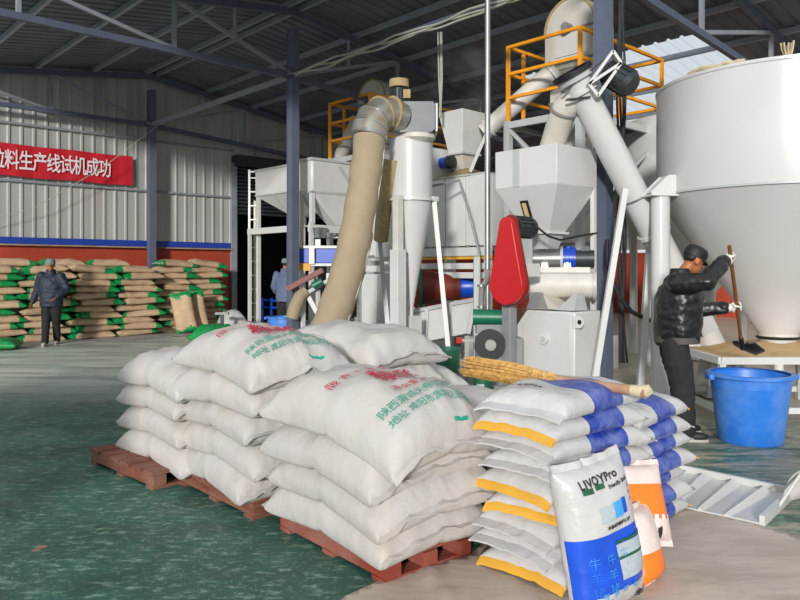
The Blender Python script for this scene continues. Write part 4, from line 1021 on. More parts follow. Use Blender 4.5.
# small bags -----------------------------------------------------------
sm_v = [Sack(.50, .76, .125, 20+i*1.3, droop=.02, px=3.6, py=8.0, flange=.035, lump=.018, pleat=.004, bow=.02, wob=.004, wrk=.010) for i in range(5)]
def band(a, b, sd): return 1 if -.30 < b < .50 else 0
sm_body = [b.body([M['plastic'], M['bag_blue']], 16, 26, band) for b in sm_v]
sm_seam = [(b.seam(-1, M['plastic'], .05, drop=.5), b.seam(1, M['plastic'], .05, drop=.3), b.seam(-1, M['tape'], .026, .007, drop=1.2, name='tape'), b.seam(1, M['tape'], .03, .006, drop=.4, name='tape')) for b in sm_v]
def fine_print(sk, parent, txt='净含量25KG', y=-.30, x=-.12, size=.03):
    vs, fs = text_polys(txt, size, bold=.002, spacing=1.2); child('lettering', sk.decal([(x+a, y+b*.9) for a, b in vs], fs, M['print_black']), parent)
def small_bag(loc, rz, k, lab, tape0, tape1=False, prn=False, tilt=(0, 0)):
    t = thing('feed_bag', lab, 'bag', loc, 'small white and blue plastic bags'); t.rotation_euler = (tilt[0], tilt[1], rz)
    child('sack_body', sm_body[k], t)
    child('tape' if tape0 else 'seam', sm_seam[k][2 if tape0 else 0], t); child('tape' if tape1 else 'seam', sm_seam[k][3 if tape1 else 1], t)
    if prn: fine_print(sm_v[k], t)
    return t
c1 = vec(.86, 3.76, 0); rot1 = math.radians(-47)
tapes = [1, 0, 0, 1, 1, 0, 0, 1, 0]; prn = [0, 1, 0, 0, 0, 1, 1, 0, 1]
for k in range(9):
    j = vec(rs.uniform(-.02, .02), rs.uniform(-.02, .02), 0)
    lab = 'white and blue plastic bag, %s of the front bag stack%s' % (lay(k, 9), ', yellow tape end' if tapes[k] else '')
    small_bag(tuple(c1+j+Z*(.006+k*.098)), rot1+rs.uniform(-.11, .11), k % 5, lab, tapes[k], False, prn[k], (rs.uniform(-.03, .03), 0))
c2 = vec(1.36, 4.38, 0)
for k in range(7):
    j = vec(rs.uniform(-.03, .03), rs.uniform(-.02, .02), 0)
    lab = 'white and blue plastic bag, %s of the rear right bag stack' % lay(k, 7)
    small_bag(tuple(c2+j+Z*(.006+k*.1)), rot1+rs.uniform(-.1, .1)+.06, (k+2) % 5, lab, k % 2, k % 3 == 0, False, (rs.uniform(-.02, .05), 0))

# standing printed bag -----------------------------------------------------
sb_ = Sack(.42, .66, .16, 41.0, droop=0, px=2.8, py=6, flange=.03, lump=.022, bow=.02, wob=.02, pleat=.012)
def sbpick(a, b, sd): return 1 if (sd > 0 and -.70 < b < .12) else 0
t = thing('printed_feed_bag', 'upright white and blue printed bag leaning at the front of bag stack', 'bag', (.86, 3.29, .30))
# local y -> up the bag, local z -> out of the picture side (-V), leaning back
up = (Z*.985+V*.14-U*.08).normalized(); nrm = vec(.50, -.85, .16).normalized(); xr = up.cross(nrm).normalized(); nrm = xr.cross(up).normalized()
t.rotation_euler = Matrix((xr, up, nrm)).transposed().to_euler()
child('sack_body', sb_.body([M['plastic'], M['bag_blue_b']], 24, 36, sbpick), t); child('seam', sb_.seam(1, M['plastic'], .03), t); child('tape', sb_.seam(-1, M['tape'], .025, .006), t)
child('printed_panel', sb_.patch(.0, .2, -.18, -.025, M['print_grey'], n=8, off=.003), t)
for y in (-.015, -.085): child('printed_rule', sb_.patch(.0, .205, y-.006, y+.006, M['print_dgreen'], 'printed_rule', 6, .0045), t)
child('printed_panel', sb_.patch(-.07, .01, .09, .16, M['print_grey'], n=5, off=.003), t)
child('printed_panel', sb_.patch(.01, .07, .095, .165, M['print_lblue'], n=5, off=.003), t)
child('printed_panel', sb_.patch(.07, .10, .10, .17, M['bag_blue_b'], n=5, off=.003), t)
child('printed_panel', sb_.patch(-.13, -.07, .225, .25, M['print_dgreen'], n=5, off=.003), t)
child('printed_panel', sb_.patch(-.055, .0, .232, .255, M['print_dgreen'], n=5, off=.003), t)
def sput(txt, x, y, size, mt, bold=.002, sp=1.0, rot=0):
    vs, fs = text_polys(txt, size, bold=bold, spacing=sp); c_, s_ = math.cos(rot), math.sin(rot)
    child('lettering', sb_.decal([(x+a*c_-b*s_, y+a*s_+b*c_) for a, b in vs], fs, mt, off=.005), t)
sput('LIVOYPro', -.135, .25, .05, M['print_black'], .002, 1.1, .06); sput('Friendly Shell', .02, .222, .024, M['print_black'], .001, 1, .08)
sput('本品由优质原料制成', -.05, .06, .018, M['print_black'], .001); sput('注', .13, .2, .02, M['print_black'], .0); sput('意', .13, .17, .02, M['print_black'], 0); sput('项', .13, .14, .02, M['print_black'], 0)
sput('合格', .12, -.31, .045, M['print_black'], .002)
for i in range(3):
    for j, ch in enumerate('牛羊猪鸡'): sput(ch, -.16+.085*i if j < 1 else -.16+.08*(i % 2), -.09-.065*j, .055, M['print_lblue'], -.001)
for i in range(5): sput('鸭鱼鹅兔虾'[i], -.12+.06*i, -.235, .035, M['print_lblue'], 0)

# orange bags --------------------------------------------------------------
ob = Sack(.31, .38, .14, 55.0, px=2.8, py=6, flange=.025, lump=.012)
def leaning(name, loc, up, nrm, lab, sk, mats, pick):
    t = thing(name, lab, 'bag', loc, 'orange printed bags'); up = up.normalized(); xr = up.cross(nrm).normalized(); nrm = xr.cross(up).normalized()
    t.rotation_euler = Matrix((xr, up, nrm)).transposed().to_euler(); child('sack_body', sk.body(mats, 18, 22, pick), t); child('seam', sk.seam(1, mats[0]), t); child('seam', sk.seam(-1, mats[0]), t); return t
t1 = leaning('printed_feed_bag', (1.19, 3.70, .30), Z*.9+V*.3+U*.22, vec(.25, -.9, .3), 'crumpled orange printed bag resting against rear right bag stack', ob, [M['pinkwhite'], M['orange']], lambda a, b, sd: 1 if (sd > 0 and -.5 < b < .5 and a > -.75) else 0)
vs, fs = text_polys('特制', .075, bold=.004); child('lettering', ob.decal([(-.08+a, -.19+b) for a, b in vs], fs, M['print_black'], off=.004), t1)
for i in range(3): child('printed_panel', ob.patch(.03+.045*i, .055+.045*i, -.09, -.065, M['print_white'], n=3, off=.004), t1)
ob2 = Sack(.26, .34, .12, 57.0, px=2.6, py=6, flange=.02)
leaning('printed_feed_bag', (1.13, 3.50, .17), Z*.95+V*.25, -V*.8+U*.1+Z*.2, 'small pinkish bag with orange foot beside the upright printed bag', ob2, [M['pinkwhite'], M['orange']], lambda a, b, sd: 1 if b < -.2 else 0)

# far kraft sacks along the gable wall ----------------------------------------
kr = [Sack(.50, .95, .17, 70+i*2.1, droop=.02, px=2.6, py=6, flange=.02, lump=.02, pleat=.01) for i in range(4)]
def kp(lo, hi): return lambda a, b, sd: 1 if (b > hi+.12*math.sin(a*5) or b < lo+.1*math.sin(a*4)) else 0
kb = [k_.body([M['kraft'], M['kraft_green']], 12, 22, f) for k_, f in zip(kr, (kp(-.72, 2), kp(-2, .62), kp(-.8, .76), kp(-2, .45)))]
ks = [(k_.seam(1, M['kraft_green']), k_.seam(-1, M['plastic'])) for k_ in kr]
def kraft(loc, rz, k, lab, tilt=(0, 0)):
    t = thing('kraft_sack', lab, 'sack', loc, 'tan and green sacks along the gable wall'); t.rotation_euler = (tilt[0], tilt[1], rz)
    child('sack_body', kb[k], t); child('seam', ks[k][0], t); child('seam', ks[k][1], t); return t
ur = math.atan2(U.y, U.x)-math.pi/2
cols = [(-3.75, 11.55, 11, 'first column from the left edge'), (-2.75, 11.6, 11, 'second column, behind the walking man'), (-1.75, 11.6, 11, 'third column, right of the walking man'), (-.75, 11.65, 11, 'fourth column, below the banner end'),
        (.30, 12.0, 12, 'fifth column, by the gable column'), (1.15, 12.05, 12, 'last column, next to the doorway')]
for ci, (u, v, n, words) in enumerate(cols):
    for k in range(n):
        uu = u+rs.uniform(-.06, .06)+(.12 if k % 2 else -.05); top = k >= n-1
        p = B(uu, v+rs.uniform(-.04, .04), .012+k*.142)
        kraft(tuple(p), ur+rs.uniform(-.14, .14)+(math.pi if rs.random() < .35 else 0), rs.randrange(4), 'tan sack, %s in the %s' % (lay(k, n), words), (rs.uniform(-.05, .05)*(3 if top else 1), rs.uniform(-.04, .04)))
for i, (u, v) in enumerate(((-3.2, 12.15), (-2.2, 12.2), (-1.2, 12.2))):
    for k in range(12):
        kraft(tuple(B(u+rs.uniform(-.05, .05), v, .012+k*.142)), ur+rs.uniform(-.06, .06), rs.randrange(4), 'tan sack, %s in the %s rear column against the wall' % (lay(k, 12), ('left', 'middle', 'right')[i]))
# two sacks standing on end by the last column
for i, (px, Yd, lab) in enumerate(((184, 16.9, 'tan sack with green foot standing on end by last column'), (196, 17.3, 'tan sack standing on end nearest the red wall'))):
    t = thing('kraft_sack', lab, 'sack', (W(px, 300, Yd).x, Yd, .50), 'tan and green sacks along the gable wall')
    up = (Z*.97-U*.12+V*.16).normalized(); nrm = vec(.2, -1, .1).normalized(); xr = up.cross(nrm).normalized(); nrm = xr.cross(up)
    t.rotation_euler = Matrix((xr, up, nrm)).transposed().to_euler(); child('sack_body', kb[2], t); child('seam', ks[2][0], t)

# crumpled bags by the ladder
cb_ = Sack(.55, .8, .62, 90.0, px=2.4, py=3, flange=.04, lump=.05, pleat=.02)
t = thing('crumpled_bag', 'crumpled white and green bag dropped beside the ladder foot', 'bag', (W(232, 325, 15.6).x, 15.6, .02)); t.rotation_euler = (.0, 0, .5)
child('sack_body', cb_.body([M['plastic'], M['kraft_green']], 14, 18, lambda a, b, sd: 1 if b > .6 else 0), t)
vs, fs = text_polys('饲料', .16, bold=.006); child('lettering', cb_.decal([(-.15+a, .1+b) for a, b in vs], fs, M['print_red'], off=.006), t)
cg = Sack(.7, .9, .42, 93.0, px=2.2, py=3, lump=.06, pleat=.03)
t = thing('crumpled_bag', 'crumpled green sheet bag behind the thin black stand', 'bag', (W(217, 340, 14.2).x, 14.2, .02)); t.rotation_euler = (0, 0, 1.0)
child('sack_body', cg.body([M['kraft_green']], 14, 18), t); child('seam', cg.seam(1, M['kraft_green']), t)
t = thing('crumpled_bag', 'flat green bag on the floor at the left edge', 'bag', (W(3, 350, 13.6).x, 13.6, .01)); t.rotation_euler = (0, 0, .3); t.scale = (.8, .8, .5)
child('sack_body', cg.body([M['kraft_green']], 14, 18), t)

# ------------------------------------------------------------------ sheets on the floor
def sheet(name, poly, res, mt, lab, amp, z0, folds=(), cat='tarpaulin'):
    xs = [p[0] for p in poly]; ys = [p[1] for p in poly]
    def inside(x, y):
        c = False; n = len(poly)
        for i in range(n):
            (ax_, ay), (bx, by) = poly[i], poly[(i+1) % n]
            if (ay > y) != (by > y) and x < (bx-ax_)*(y-ay)/(by-ay)+ax_: c = not c
        return c
    bm = bmesh.new(); vs = [bm.verts.new((p[0], p[1], 0)) for p in poly]; bm.faces.new(vs)
    for ax_, lo, hi in ((0, min(xs), max(xs)), (1, min(ys), max(ys))):
        k = lo+res
        while k < hi:
            bmesh.ops.bisect_plane(bm, geom=bm.verts[:]+bm.edges[:]+bm.faces[:], plane_co=(k, 0, 0) if ax_ == 0 else (0, k, 0), plane_no=(1, 0, 0) if ax_ == 0 else (0, 1, 0)); k += res
    bmesh.ops.triangulate(bm, faces=[f for f in bm.faces if len(f.verts) > 4])
    for v in bm.verts:
        x, y = v.co.x, v.co.y
        z = z0+amp*(.5+.5*noise.noise(vec(x*1.9, y*1.9, 2)))+amp*.6*abs(noise.noise(vec(x*4+y*2, y*5, 7)))
        for (fx0, fy0, fx1, fy1, h, w) in folds:
            d = vec(fx1-fx0, fy1-fy0, 0); L_ = d.length; d /= L_; q = vec(x-fx0, y-fy0, 0); s_ = q.dot(d); e = abs(q.x*d.y-q.y*d.x)
            if 0 < s_ < L_: z += h*max(0, 1-e/w)*min(1, s_/.15, (L_-s_)/.15)
        v.co.z = z
    me = bpy.data.meshes.new(name); bm.to_mesh(me); bm.free(); me.materials.append(mt)
    me.polygons.foreach_set('use_smooth', [True]*len(me.polygons))
    o = bpy.data.objects.new(name, me); COL.objects.link(o); sol = o.modifiers.new('thickness', 'SOLIDIFY'); sol.thickness = .003; sol.offset = 1
    return tag(o, lab, cat)
def G(px, py): Y = FPX*CAM_H/(py-HY); return ((px-400)/FPX*Y, Y)
sheet('tarpaulin', [G(300, 640), G(345, 598), G(395, 575), G(432, 566), G(470, 556), G(505, 520), G(560, 505), G(640, 502), G(664, 506), G(700, 512), G(752, 524), G(800, 540), G(880, 560), G(1000, 700), G(560, 800), G(330, 760)], .055, M['tarp'],
      'tan dusty tarpaulin spread on the floor in the foreground', .011, .002, [(*G(418, 560), *G(470, 640), .035, .035), (*G(500, 575), *G(580, 640), .02, .05)])
q = [B(-8, 10.3, 0), B(-3, 10.5, 0), B(0, 10.7, 0), B(2.2, 10.8, 0), B(3.0, 11.6, 0), B(2.3, 12.6, 0), B(-8, 12.6, 0)]
sheet('floor_sheet', [(p.x, p.y) for p in q], .2, M['sheet'], 'pale plastic sheet under the tan sacks along the wall', .012, .002, cat='sheet')

# ------------------------------------------------------------------ white floor intake tray
it = thing('intake_tray', 'white steel floor intake tray with three slanted ribs', 'tray', vec(2.1, 4.8, 0))
a0, b0, c0_, d0 = vec(*G(672, 471), .0), vec(*G(792, 497), .0), vec(*G(762, 526), 0), vec(*G(655, 503), 0)
top = [a0, b0, c0_, d0]
cen = sum(top, Vector())/4
MB().rings([[p+Z*.004 for p in top], [p+Z*.016 for p in top]]).build('base_plate', M['white'], it)
for i in range(4):
    p, q = top[i], top[(i+1) % 4]
    if i == 2: continue
    MB().bar(p+Z*.03, q+Z*.03, .03, .06).build('rim', M['white'], it)
for i, t_ in enumerate((.3, .55, .8)):
    p = a0.lerp(b0, t_)-(b0-c0_).normalized()*.05; q = d0.lerp(c0_, t_-.12)
    m = MB(); n_ = (q-p).cross(Z).normalized(); ln = (q-p)
    m.rings([[p+Z*.016-n_*.06, p+Z*.05, p+Z*.016+n_*.008], [q+Z*.016-n_*.03, q+Z*.03, q+Z*.016+n_*.008]]); m.build('rib', M['white'], it)
# curved white sheet and rod at the right edge
cs = thing('curved_chute', 'curved white sheet metal chute lying at the right edge', 'chute', vec(*G(800, 515), 0))
p = vec(*G(812, 512), 0); axd = vec(.75, .35, 0).normalized(); m = MB(); sdv = Z.cross(axd)
r0 = [p+sdv*(.2*math.cos(t))+Z*(.26*math.sin(t)) for t in [math.pi*k/14 for k in range(15)]]
m.rings([r0, [q+axd*.9+Z*.05 for q in r0]], closed=False); o = m.build('shell', M['white_clean'], cs); s_ = o.modifiers.new('thickness', 'SOLIDIFY'); s_.thickness = .006
m = MB(); m.tube(vec(*G(776, 512), .012), vec(*G(776, 512), .0)+vec(.34, .16, .33), .011, n=10)
tag(m.build('steel_rod', M['white']), 'thin white rod leaning on the curved white chute', 'rod')

# ------------------------------------------------------------------ broom on the bags
br = thing('straw_broom', 'straw broom with taped handle lying across the white bags', 'broom', W(560, 385, 3.95))
p0, p1, p2 = W(551, 380, 3.95), W(466, 366, 4.25), W(646, 392, 3.62)
MB().pipe([p0.lerp(p2, t) for t in (0, .25, .5, .75, 1)], [.034, .03, .027, .027, .03], 14).build('handle', M['broom_handle'], br)
m = MB(); rb = random.Random(3); dr_ = (p1-p0).normalized(); a_, b_ = m.frame(dr_)
for i in range(420):
    t = rb.uniform(0, 2*math.pi); r = math.sqrt(rb.random()); f = a_*math.cos(t)*r+b_*math.sin(t)*r*.8
    ln = rb.uniform(.78, 1.04); q0 = p0+f*.035-dr_*.06; q2 = p0.lerp(p1, ln)+f*.075; q1 = p0.lerp(p1, .5*ln)+f*.075
    m.pipe([q0, q1, q2], [.0045, .004, .002], 4)
o = m.build('bristles', M['broom'], br); o['kind'] = 'stuff'
for t in (.05, .16): MB().tube(p0.lerp(p1, t), p0.lerp(p1, t+.02), .043+.05*t, n=16).build('binding', M['rope'], br)
MB().pipe([p2-(p2-p0).normalized()*.08, p2-(p2-p0).normalized()*.03, p2+vec(.01,0,.005), p2+(p2-p0).normalized()*.02], [.028, .031, .033, .018], 14).build('grip_wrap', M['rope'], br)
# ------------------------------------------------------------------ people
def remeshed(m, mt, voxel, name, it=4, wr=0.0, ws=9.0, seed=0.0, org=None):
    me = bpy.data.meshes.new('tmp'); me.from_pydata([tuple(p) for p in m.v], [], m.f)
    bm = bmesh.new(); bm.from_mesh(me); bmesh.ops.recalc_face_normals(bm, faces=bm.faces); bm.to_mesh(me); bm.free()
    o = bpy.data.objects.new('tmp', me); COL.objects.link(o)
    r = o.modifiers.new('r', 'REMESH'); r.mode = 'VOXEL'; r.voxel_size = voxel
    s = o.modifiers.new('s', 'SMOOTH'); s.factor = .5; s.iterations = it
    dg = bpy.context.evaluated_depsgraph_get(); out = bpy.data.meshes.new_from_object(o.evaluated_get(dg))
    bpy.data.objects.remove(o); bpy.data.meshes.remove(me)
    out.name = name; out.materials.clear(); out.materials.append(mt)
    if wr:
        for v in out.vertices:
            p = v.co; n = v.normal; k = noise.noise(vec(p.x*ws+seed, p.y*ws, p.z*ws*1.6))+.5*noise.noise(vec(p.x*ws*2.3, p.y*ws*2.3+seed, p.z*ws*3.1))
            v.co = p+n*(wr*k)
    if org is not None:
        out.transform(Matrix.Translation(-org))
    out.polygons.foreach_set('use_smooth', [True]*len(out.polygons)); out.update()
    return out
def chain(m, pts, rads, n=14):
    pts = [Vector(p) for p in pts]
    for i in range(len(pts)-1): m.tube(pts[i], pts[i+1], rads[i], rads[i+1], n)
    for p, r in zip(pts, rads): m.ball(p, r*.99, n=12, m=8)
def ell(m, rows, s, f):
    m.rings([[c+s*(a*math.copysign(abs(math.cos(t))**.85, math.cos(t)))+f*(b*math.copysign(abs(math.sin(t))**.85, math.sin(t))) for t in [2*math.pi*k/24 for k in range(24)]] for c, a, b in rows])
def grip_hand(m, c, axis, palm, scale=1.0, thumb=1):
    """hand closed round a bar through c; palm = direction from the bar to the palm"""
    axis = axis.normalized(); e1 = (palm-axis*palm.dot(axis)).normalized(); e2 = axis.cross(e1)
    m.ball(c+e1*.034*scale, .045*scale, .02*scale, .045*scale, Matrix((axis, e1, e2)).transposed(), 12, 8)
    for i in range(4):
        b = c+axis*((i-1.5)*.022*scale); r = (.030, .032, .031, .027)[i]*scale; L_ = (200, 225, 215, 180)[i]
        pts = [b+(e1*math.cos(math.radians(a))+e2*math.sin(math.radians(a)))*r for a in [25+(L_-25)*k/4 for k in range(5)]]
        chain(m, pts, [.0105*scale, .0105*scale, .010*scale, .0095*scale, .0085*scale], 8)
    b = c+axis*(thumb*.042*scale)
    pts = [b+e1*.03*scale, b+(e1*.5-e2*.95)*.034*scale-axis*(thumb*.004), b+(-e1*.35-e2*.95)*.033*scale-axis*(thumb*.012)]
    chain(m, pts, [.014*scale, .0125*scale, .010*scale], 8)
def relaxed_hand(m, w, d, fwd, scale=1.0, thumb=1):
    """hand hanging from wrist w along d, fingers slightly curled towards fwd"""
    d = d.normalized(); sd_ = d.cross(fwd).normalized(); fw = sd_.cross(d).normalized()
    k0 = w+d*.085*scale
    m.ball(w+d*.05*scale, .043*scale, .016*scale, .052*scale, Matrix((fw, sd_, d)).transposed(), 12, 8)
    for i in range(4):
        b = k0+fw*((1.5-i)*.021*scale); L_ = (.07, .08, .075, .06)[i]*scale
        pts = [b-d*.01, b+d*L_*.45+sd_*.006, b+d*L_*.8+sd_*.018, b+d*L_*1.0+sd_*.03]
        chain(m, pts, [.0105*scale, .010*scale, .009*scale, .008*scale], 8)
    b = w+d*.03*scale+fw*.035*scale
    chain(m, [b, b+d*.03*scale+fw*.022*scale, b+d*.06*scale+fw*.026*scale+sd_*.01], [.014*scale, .012*scale, .0095*scale], 8)
def head(m, c, f, up, sc=1.0):
    f = f.normalized(); s = f.cross(up).normalized(); u = s.cross(f).normalized(); R = Matrix((s, f, u)).transposed()
    m.ball(c+u*.025*sc-f*.01*sc, .076*sc, .094*sc, .092*sc, R, 20, 14)
    m.ball(c-u*.045*sc+f*.028*sc, .056*sc, .06*sc, .07*sc, R, 16, 10)
    m.ball(c-u*.095*sc+f*.06*sc, .026*sc, .024*sc, .02*sc, R, 12, 8)             # chin
    m.tube(c+u*.015*sc+f*.083*sc, c-u*.022*sc+f*.108*sc, .009*sc, .016*sc, 10)      # nose
    m.ball(c+u*.028*sc+f*.078*sc, .055*sc, .014*sc, .011*sc, R, 12, 8)             # brow
    m.ball(c-u*.058*sc+f*.083*sc, .026*sc, .012*sc, .011*sc, R, 12, 8)             # lips
    for k in (-1, 1): m.ball(c-f*.005*sc+s*(k*.077*sc)-u*.012*sc, .012*sc, .022*sc, .034*sc, R, 10, 8)
    return s, f, u, R
def person(lab, base, J, cols, vox=.011, gloves=False, grips=None, collar=True):
    t = thing('person', lab, 'person', base); org = Vector(base); f, s = J['f'].normalized(), J['s'].normalized()
    add = lambda nm, me: child(nm, me, t)
    # body: one continuous figure, inside the clothes
    m = MB(); hs, hf, hu, R = head(m, J['head'], J['face'], J['hup'])
    chain(m, [J['neck'], J['head']-hu*.05-hf*.02], [.058, .052])
    ell(m, [(J['pel']-Z*.06, .13, .09), (J['pel'], .14, .1), (J['chest']-Z*.12, .125, .09), (J['chest'], .15, .1), (J['neck']-Z*.06, .13, .08), (J['neck'], .06, .055)], s, f)
    for k in ('R', 'L'):
        chain(m, [J['sh'+k], J['el'+k], J['wr'+k]], [.052, .042, .028]); chain(m, [J['hip'+k], J['kn'+k], J['an'+k]], [.085, .055, .04])
        m.ball(J['an'+k]+J['toe'+k]*.05-Z*.03, .03, .03, .022)
        if not gloves:
            if grips and k in grips: grip_hand(m, *grips[k])
            else: relaxed_hand(m, J['wr'+k], J['wr'+k]-J['el'+k], J['toeR'])
    add('body', remeshed(m, M['skin'], vox*.8, 'body', 2, org=org))
    # jacket
    m = MB(); bk = cols.get('bulk', 1.0)
    ell(m, [(J['hem'], .185*bk, .15*bk), (J['hem']+Z*.06, .195*bk, .16*bk), (J['hem'].lerp(J['chest'], .5), .195*bk, .165*bk), (J['chest'], .205*bk, .16*bk), (J['chest'].lerp(J['neck'], .55), .19*bk, .13*bk), (J['neck']-Z*.03, .11, .095), (J['neck']+Z*.03, .075, .075)], s, f)
    for k in ('R', 'L'):
        w = J['wr'+k].lerp(J['el'+k], .1); chain(m, [J['sh'+k], J['sh'+k].lerp(J['el'+k], .5), J['el'+k], J['el'+k].lerp(w, .5), w], [.083*bk, .076*bk, .068*bk, .062*bk, .052*bk])
    add('jacket', remeshed(m, cols['jacket'], vox, 'jacket', 4, .010, 10, 3.1, org))
    m = MB(); h0 = J['hem']
    m.rings([[h0+Z*z+s*(.19*bk*k_*math.cos(a))+f*(.155*bk*k_*math.sin(a)) for a in [2*math.pi*i/28 for i in range(28)]] for z, k_ in ((-.02, .98), (-.02, 1.03), (.035, 1.04), (.035, .98))], False, False); me = m.mesh('waistband', cols['band'], org); add('waistband', me)
    if collar:
        m = MB(); n0 = J['neck']; m.rings([[n0+Z*z+s*(r*math.cos(a))+f*(r*math.sin(a)) for a in [2*math.pi*i/24 for i in range(24)]] for z, r in ((-.05, .105), (.06, .088), (.075, .08), (.05, .07))], False, False); add('collar', m.mesh('collar', cols['jacket'], org))
    # trousers
    m = MB(); ell(m, [(J['pel']-Z*.1, .15, .125), (J['pel']-Z*.02, .17, .135), (J['hem']+Z*.05, .165, .13)], s, f)
    for k in ('R', 'L'):
        an = J['an'+k]; chain(m, [J['hip'+k], J['hip'+k].lerp(J['kn'+k], .5), J['kn'+k], J['kn'+k].lerp(an, .5), an+Z*.0], [r_*(1+(cols.get('leg', 1.0)-1)*g_) for r_, g_ in ((.108, .2), (.1, .7), (.082, 1), (.075, 1.1), (.07, 1.1))])
    add('trousers', remeshed(m, cols['trousers'], vox, 'trousers', 4, .010, 9, 8.8, org))
    for k in ('R', 'L'):
        an, td = J['an'+k], J['toe'+k].normalized(); sd_ = Z.cross(td); zg = J.get('ground', 0.0); m = MB(); R2 = Matrix((td, sd_, Z)).transposed()
        m.ball(vec(an.x, an.y, zg+.055)+td*.0, .06, .045, .05, R2); m.ball(vec(an.x, an.y, zg+.045)+td*.1, .1, .045, .038, R2); m.tube(vec(an.x, an.y, zg+.05), an, .045, .05)
        for v_ in m.v: v_.z = max(v_.z, zg+.016)
        sh = child('shoe', remeshed(m, cols['shoe'], .009, 'shoe', 3, org=org), t)
        m = MB(); m.rings([[vec(an.x, an.y, zg+z)+td*(.05+.15*math.cos(a))+sd_*(.048*math.sin(a)) for a in [2*math.pi*i/20 for i in range(20)]] for z in (.001, .022)]); so = child('sole', m.mesh('sole', M['sole'], org), t); so.parent = sh
    if gloves:
        for k in ('R', 'L'):
            m = MB(); c, axd, pd = grips[k][:3]; grip_hand(m, *grips[k]); e1 = (pd-axd.normalized()*pd.dot(axd.normalized())).normalized(); chain(m, [c+e1*.035, J['wr'+k]], [.03, .04])
            add('glove', remeshed(m, M['glove'], .0055, 'glove', 2, org=org))
    # cap: dome, band and peak
    hc = J['head']+hu*.045-hf*.012; m = MB()
    m.rings([[hc+hu*z+hs*(.087*k_*math.cos(a))+hf*(.103*k_*math.sin(a)) for a in [2*math.pi*i/26 for i in range(26)]] for z, k_ in ((-.02, 1.0), (.015, 1.03), (.045, 1.0), (.068, .86), (.08, .6), (.084, .1))], True, True)
    cp = child('cap', m.mesh('cap', cols['cap'], org, ang=60), t)
    m = MB(); pk_ = []
    for r_, dz in ((1.0, -.008), (1.28, -.014), (1.5, -.028)):
        pk_.append([hc+hu*(dz-.004)+hs*(.084*min(r_, 1.04)*math.cos(a))+hf*(.1*(1+(r_-1)*math.sin(a))*math.sin(a)) for a in [math.radians(20+140*i/14) for i in range(15)]])
    m.rings(pk_, closed=False); o = child('peak', m.mesh('peak', cols['cap'], org), t); o.parent = cp; sl = o.modifiers.new('t', 'SOLIDIFY'); sl.thickness = .005
    m = MB(); m.rings([[hc+hu*z+hs*(.0885*math.cos(a))+hf*(.1045*math.sin(a)) for a in [2*math.pi*i/26 for i in range(26)]] for z in (-.022, .004)], False, False); o = child('cap_band', m.mesh('cap_band', cols['cap'], org), t); o.parent = cp
    for k in (-1, 1):
        m = MB(); m.ball(J['head']+hu*.006+hf*.082+hs*(k*.03), .011, n=10, m=8); add('eye', m.mesh('eye', M['hair'], org))
    m = MB(); m.ball(J['head']+hu*.012-hf*.034, .0735, .072, .062, R, 16, 10); add('hair', m.mesh('hair', M['hair'], org))
    return t

# worker sweeping meal with a shovel: faces right, seen from his right side
ht, hbm = vec(2.86, 6.24, 1.66), vec(3.20, 6.74, .80)
hax = (hbm-ht).normalized()
gR = ht+hax*.07; gL = ht+hax*.61
f = vec(1, .12, 0).normalized(); s = vec(.12, -1, 0).normalized()          # s points to his right (towards the camera)
J = dict(f=f, s=s, face=vec(.86, .15, -.42), hup=vec(.42, .0, .9), head=vec(2.615, 6.40, 1.585), neck=vec(2.50, 6.42, 1.44), chest=vec(2.49, 6.43, 1.25), hem=vec(2.475, 6.44, .875), pel=vec(2.43, 6.44, .92),
         shR=vec(2.41, 6.24, 1.385), elR=vec(2.60, 6.10, 1.40), wrR=gR+vec(-.06, -.035, -.01), shL=vec(2.52, 6.62, 1.38), elL=vec(2.70, 6.68, 1.13), wrL=gL+vec(-.075, .02, -.005),
         hipR=vec(2.42, 6.34, .85), knR=vec(2.47, 6.30, .48), anR=vec(2.50, 6.32, .09), hipL=vec(2.46, 6.55, .85), knL=vec(2.58, 6.58, .47), anL=vec(2.58, 6.62, .09),
         toeR=vec(.96, -.2, 0), toeL=vec(1, .1, 0))
person('worker in black leather jacket and white gloves holding a shovel', (2.5, 6.43, 0), J, dict(jacket=M['leather'], band=M['belt'], trousers=M['trouser'], shoe=M['shoe'], cap=M['cap_black'], bulk=1.16, leg=1.28),
       .012, True, {'R': (gR, hax, vec(-.8, -.5, .1), 1.05, -1), 'L': (gL, hax, vec(-.9, .25, .1), 1.05, -1)})
sh = thing('shovel', 'shovel with brown wooden handle and black blade in the worker hands', 'shovel', hbm)
MB().tube(ht-hax*.06, hbm, .0165, n=14).build('handle', M['handle'], sh)
MB().tube(hbm-hax*.08, hbm+hax*.05, .022, n=14).build('socket', M['black'], sh)
bd = vec(.72, .62, -.32).normalized(); bs = bd.cross(Z).normalized(); bn_ = bs.cross(bd)
m = MB(); rows = []
for i, (y, w) in enumerate(((0, .05), (.03, .11), (.1, .125), (.2, .125), (.28, .1), (.33, .03))):
    rows.append([hbm+bd*y+bs*(w*k)+bn_*(.035*(k*k)-.02+(.02 if i < 2 else 0)) for k in (-1, -.6, -.2, .2, .6, 1)])
m.rings(rows, closed=False); o = m.build('blade', M['black'], sh); sl = o.modifiers.new('t', 'SOLIDIFY'); sl.thickness = .005

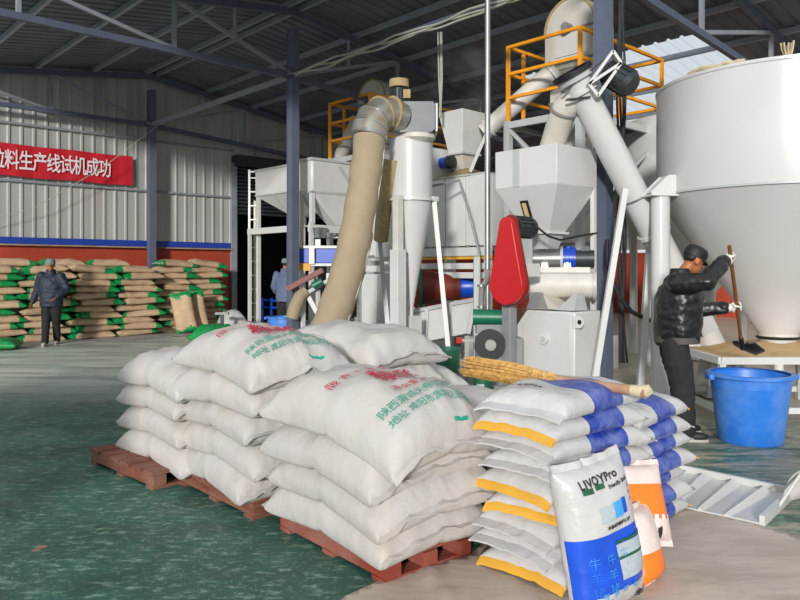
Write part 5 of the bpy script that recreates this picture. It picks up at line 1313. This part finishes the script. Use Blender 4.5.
# man walking along the far sacks, facing the camera
bx, by = -6.98, 14.4; P = lambda x, y, z: vec(bx+x, by+y, z)
f = vec(.25, -1, 0).normalized(); s = vec(-1, -.25, 0).normalized()
J = dict(f=f, s=s, face=vec(.35, -.95, -.1), hup=vec(.05, -.1, 1), head=P(.02, -.06, 1.60), neck=P(0, 0, 1.44), chest=P(0, 0, 1.22), hem=P(0, .02, .80), pel=P(0, .02, .9),
         shR=P(-.2, .02, 1.38), elR=P(-.30, .04, 1.10), wrR=P(-.33, -.08, .85), shL=P(.2, -.02, 1.38), elL=P(.33, -.02, 1.12), wrL=P(.22, -.22, .96),
         hipR=P(-.1, .02, .85), knR=P(-.06, -.08, .48), anR=P(-.02, -.2, .09), hipL=P(.1, .02, .85), knL=P(.08, .05, .47), anL=P(.05, .15, .09), toeR=f, toeL=f)
person('man in navy jacket and grey cap walking past the tan sacks', (bx, by, 0), J, dict(jacket=M['navy'], band=M['navy'], trousers=M['trouser'], shoe=M['sole'], cap=M['cap_grey'], bulk=1.12), .016)
# man half hidden behind the slim column
bx, by = -2.46, 15.4
f = vec(.4, .9, 0).normalized(); s = vec(.9, -.4, 0).normalized()
J = dict(f=f, s=s, face=vec(.5, .8, -.1), hup=vec(0, 0, 1), head=P(.02, .04, 1.62), neck=P(0, 0, 1.46), chest=P(0, 0, 1.24), hem=P(0, 0, .85), pel=P(0, 0, .92),
         shR=P(.19, -.08, 1.40), elR=P(.26, -.04, 1.12), wrR=P(.24, .12, .92), shL=P(-.19, .08, 1.40), elL=P(-.26, .1, 1.12), wrL=P(-.18, .25, .95),
         hipR=P(.09, -.04, .86), knR=P(.1, -.02, .48), anR=P(.1, -.04, .09), hipL=P(-.09, .04, .86), knL=P(-.09, .06, .48), anL=P(-.09, .04, .09), toeR=f, toeL=f)
person('man in blue grey jacket half hidden behind the slim column', (bx, by, 0), J, dict(jacket=M['bluegrey_cloth'], band=M['bluegrey_cloth'], trousers=M['trouser'], shoe=M['shoe'], cap=M['cap_grey'], bulk=1.0), .02)
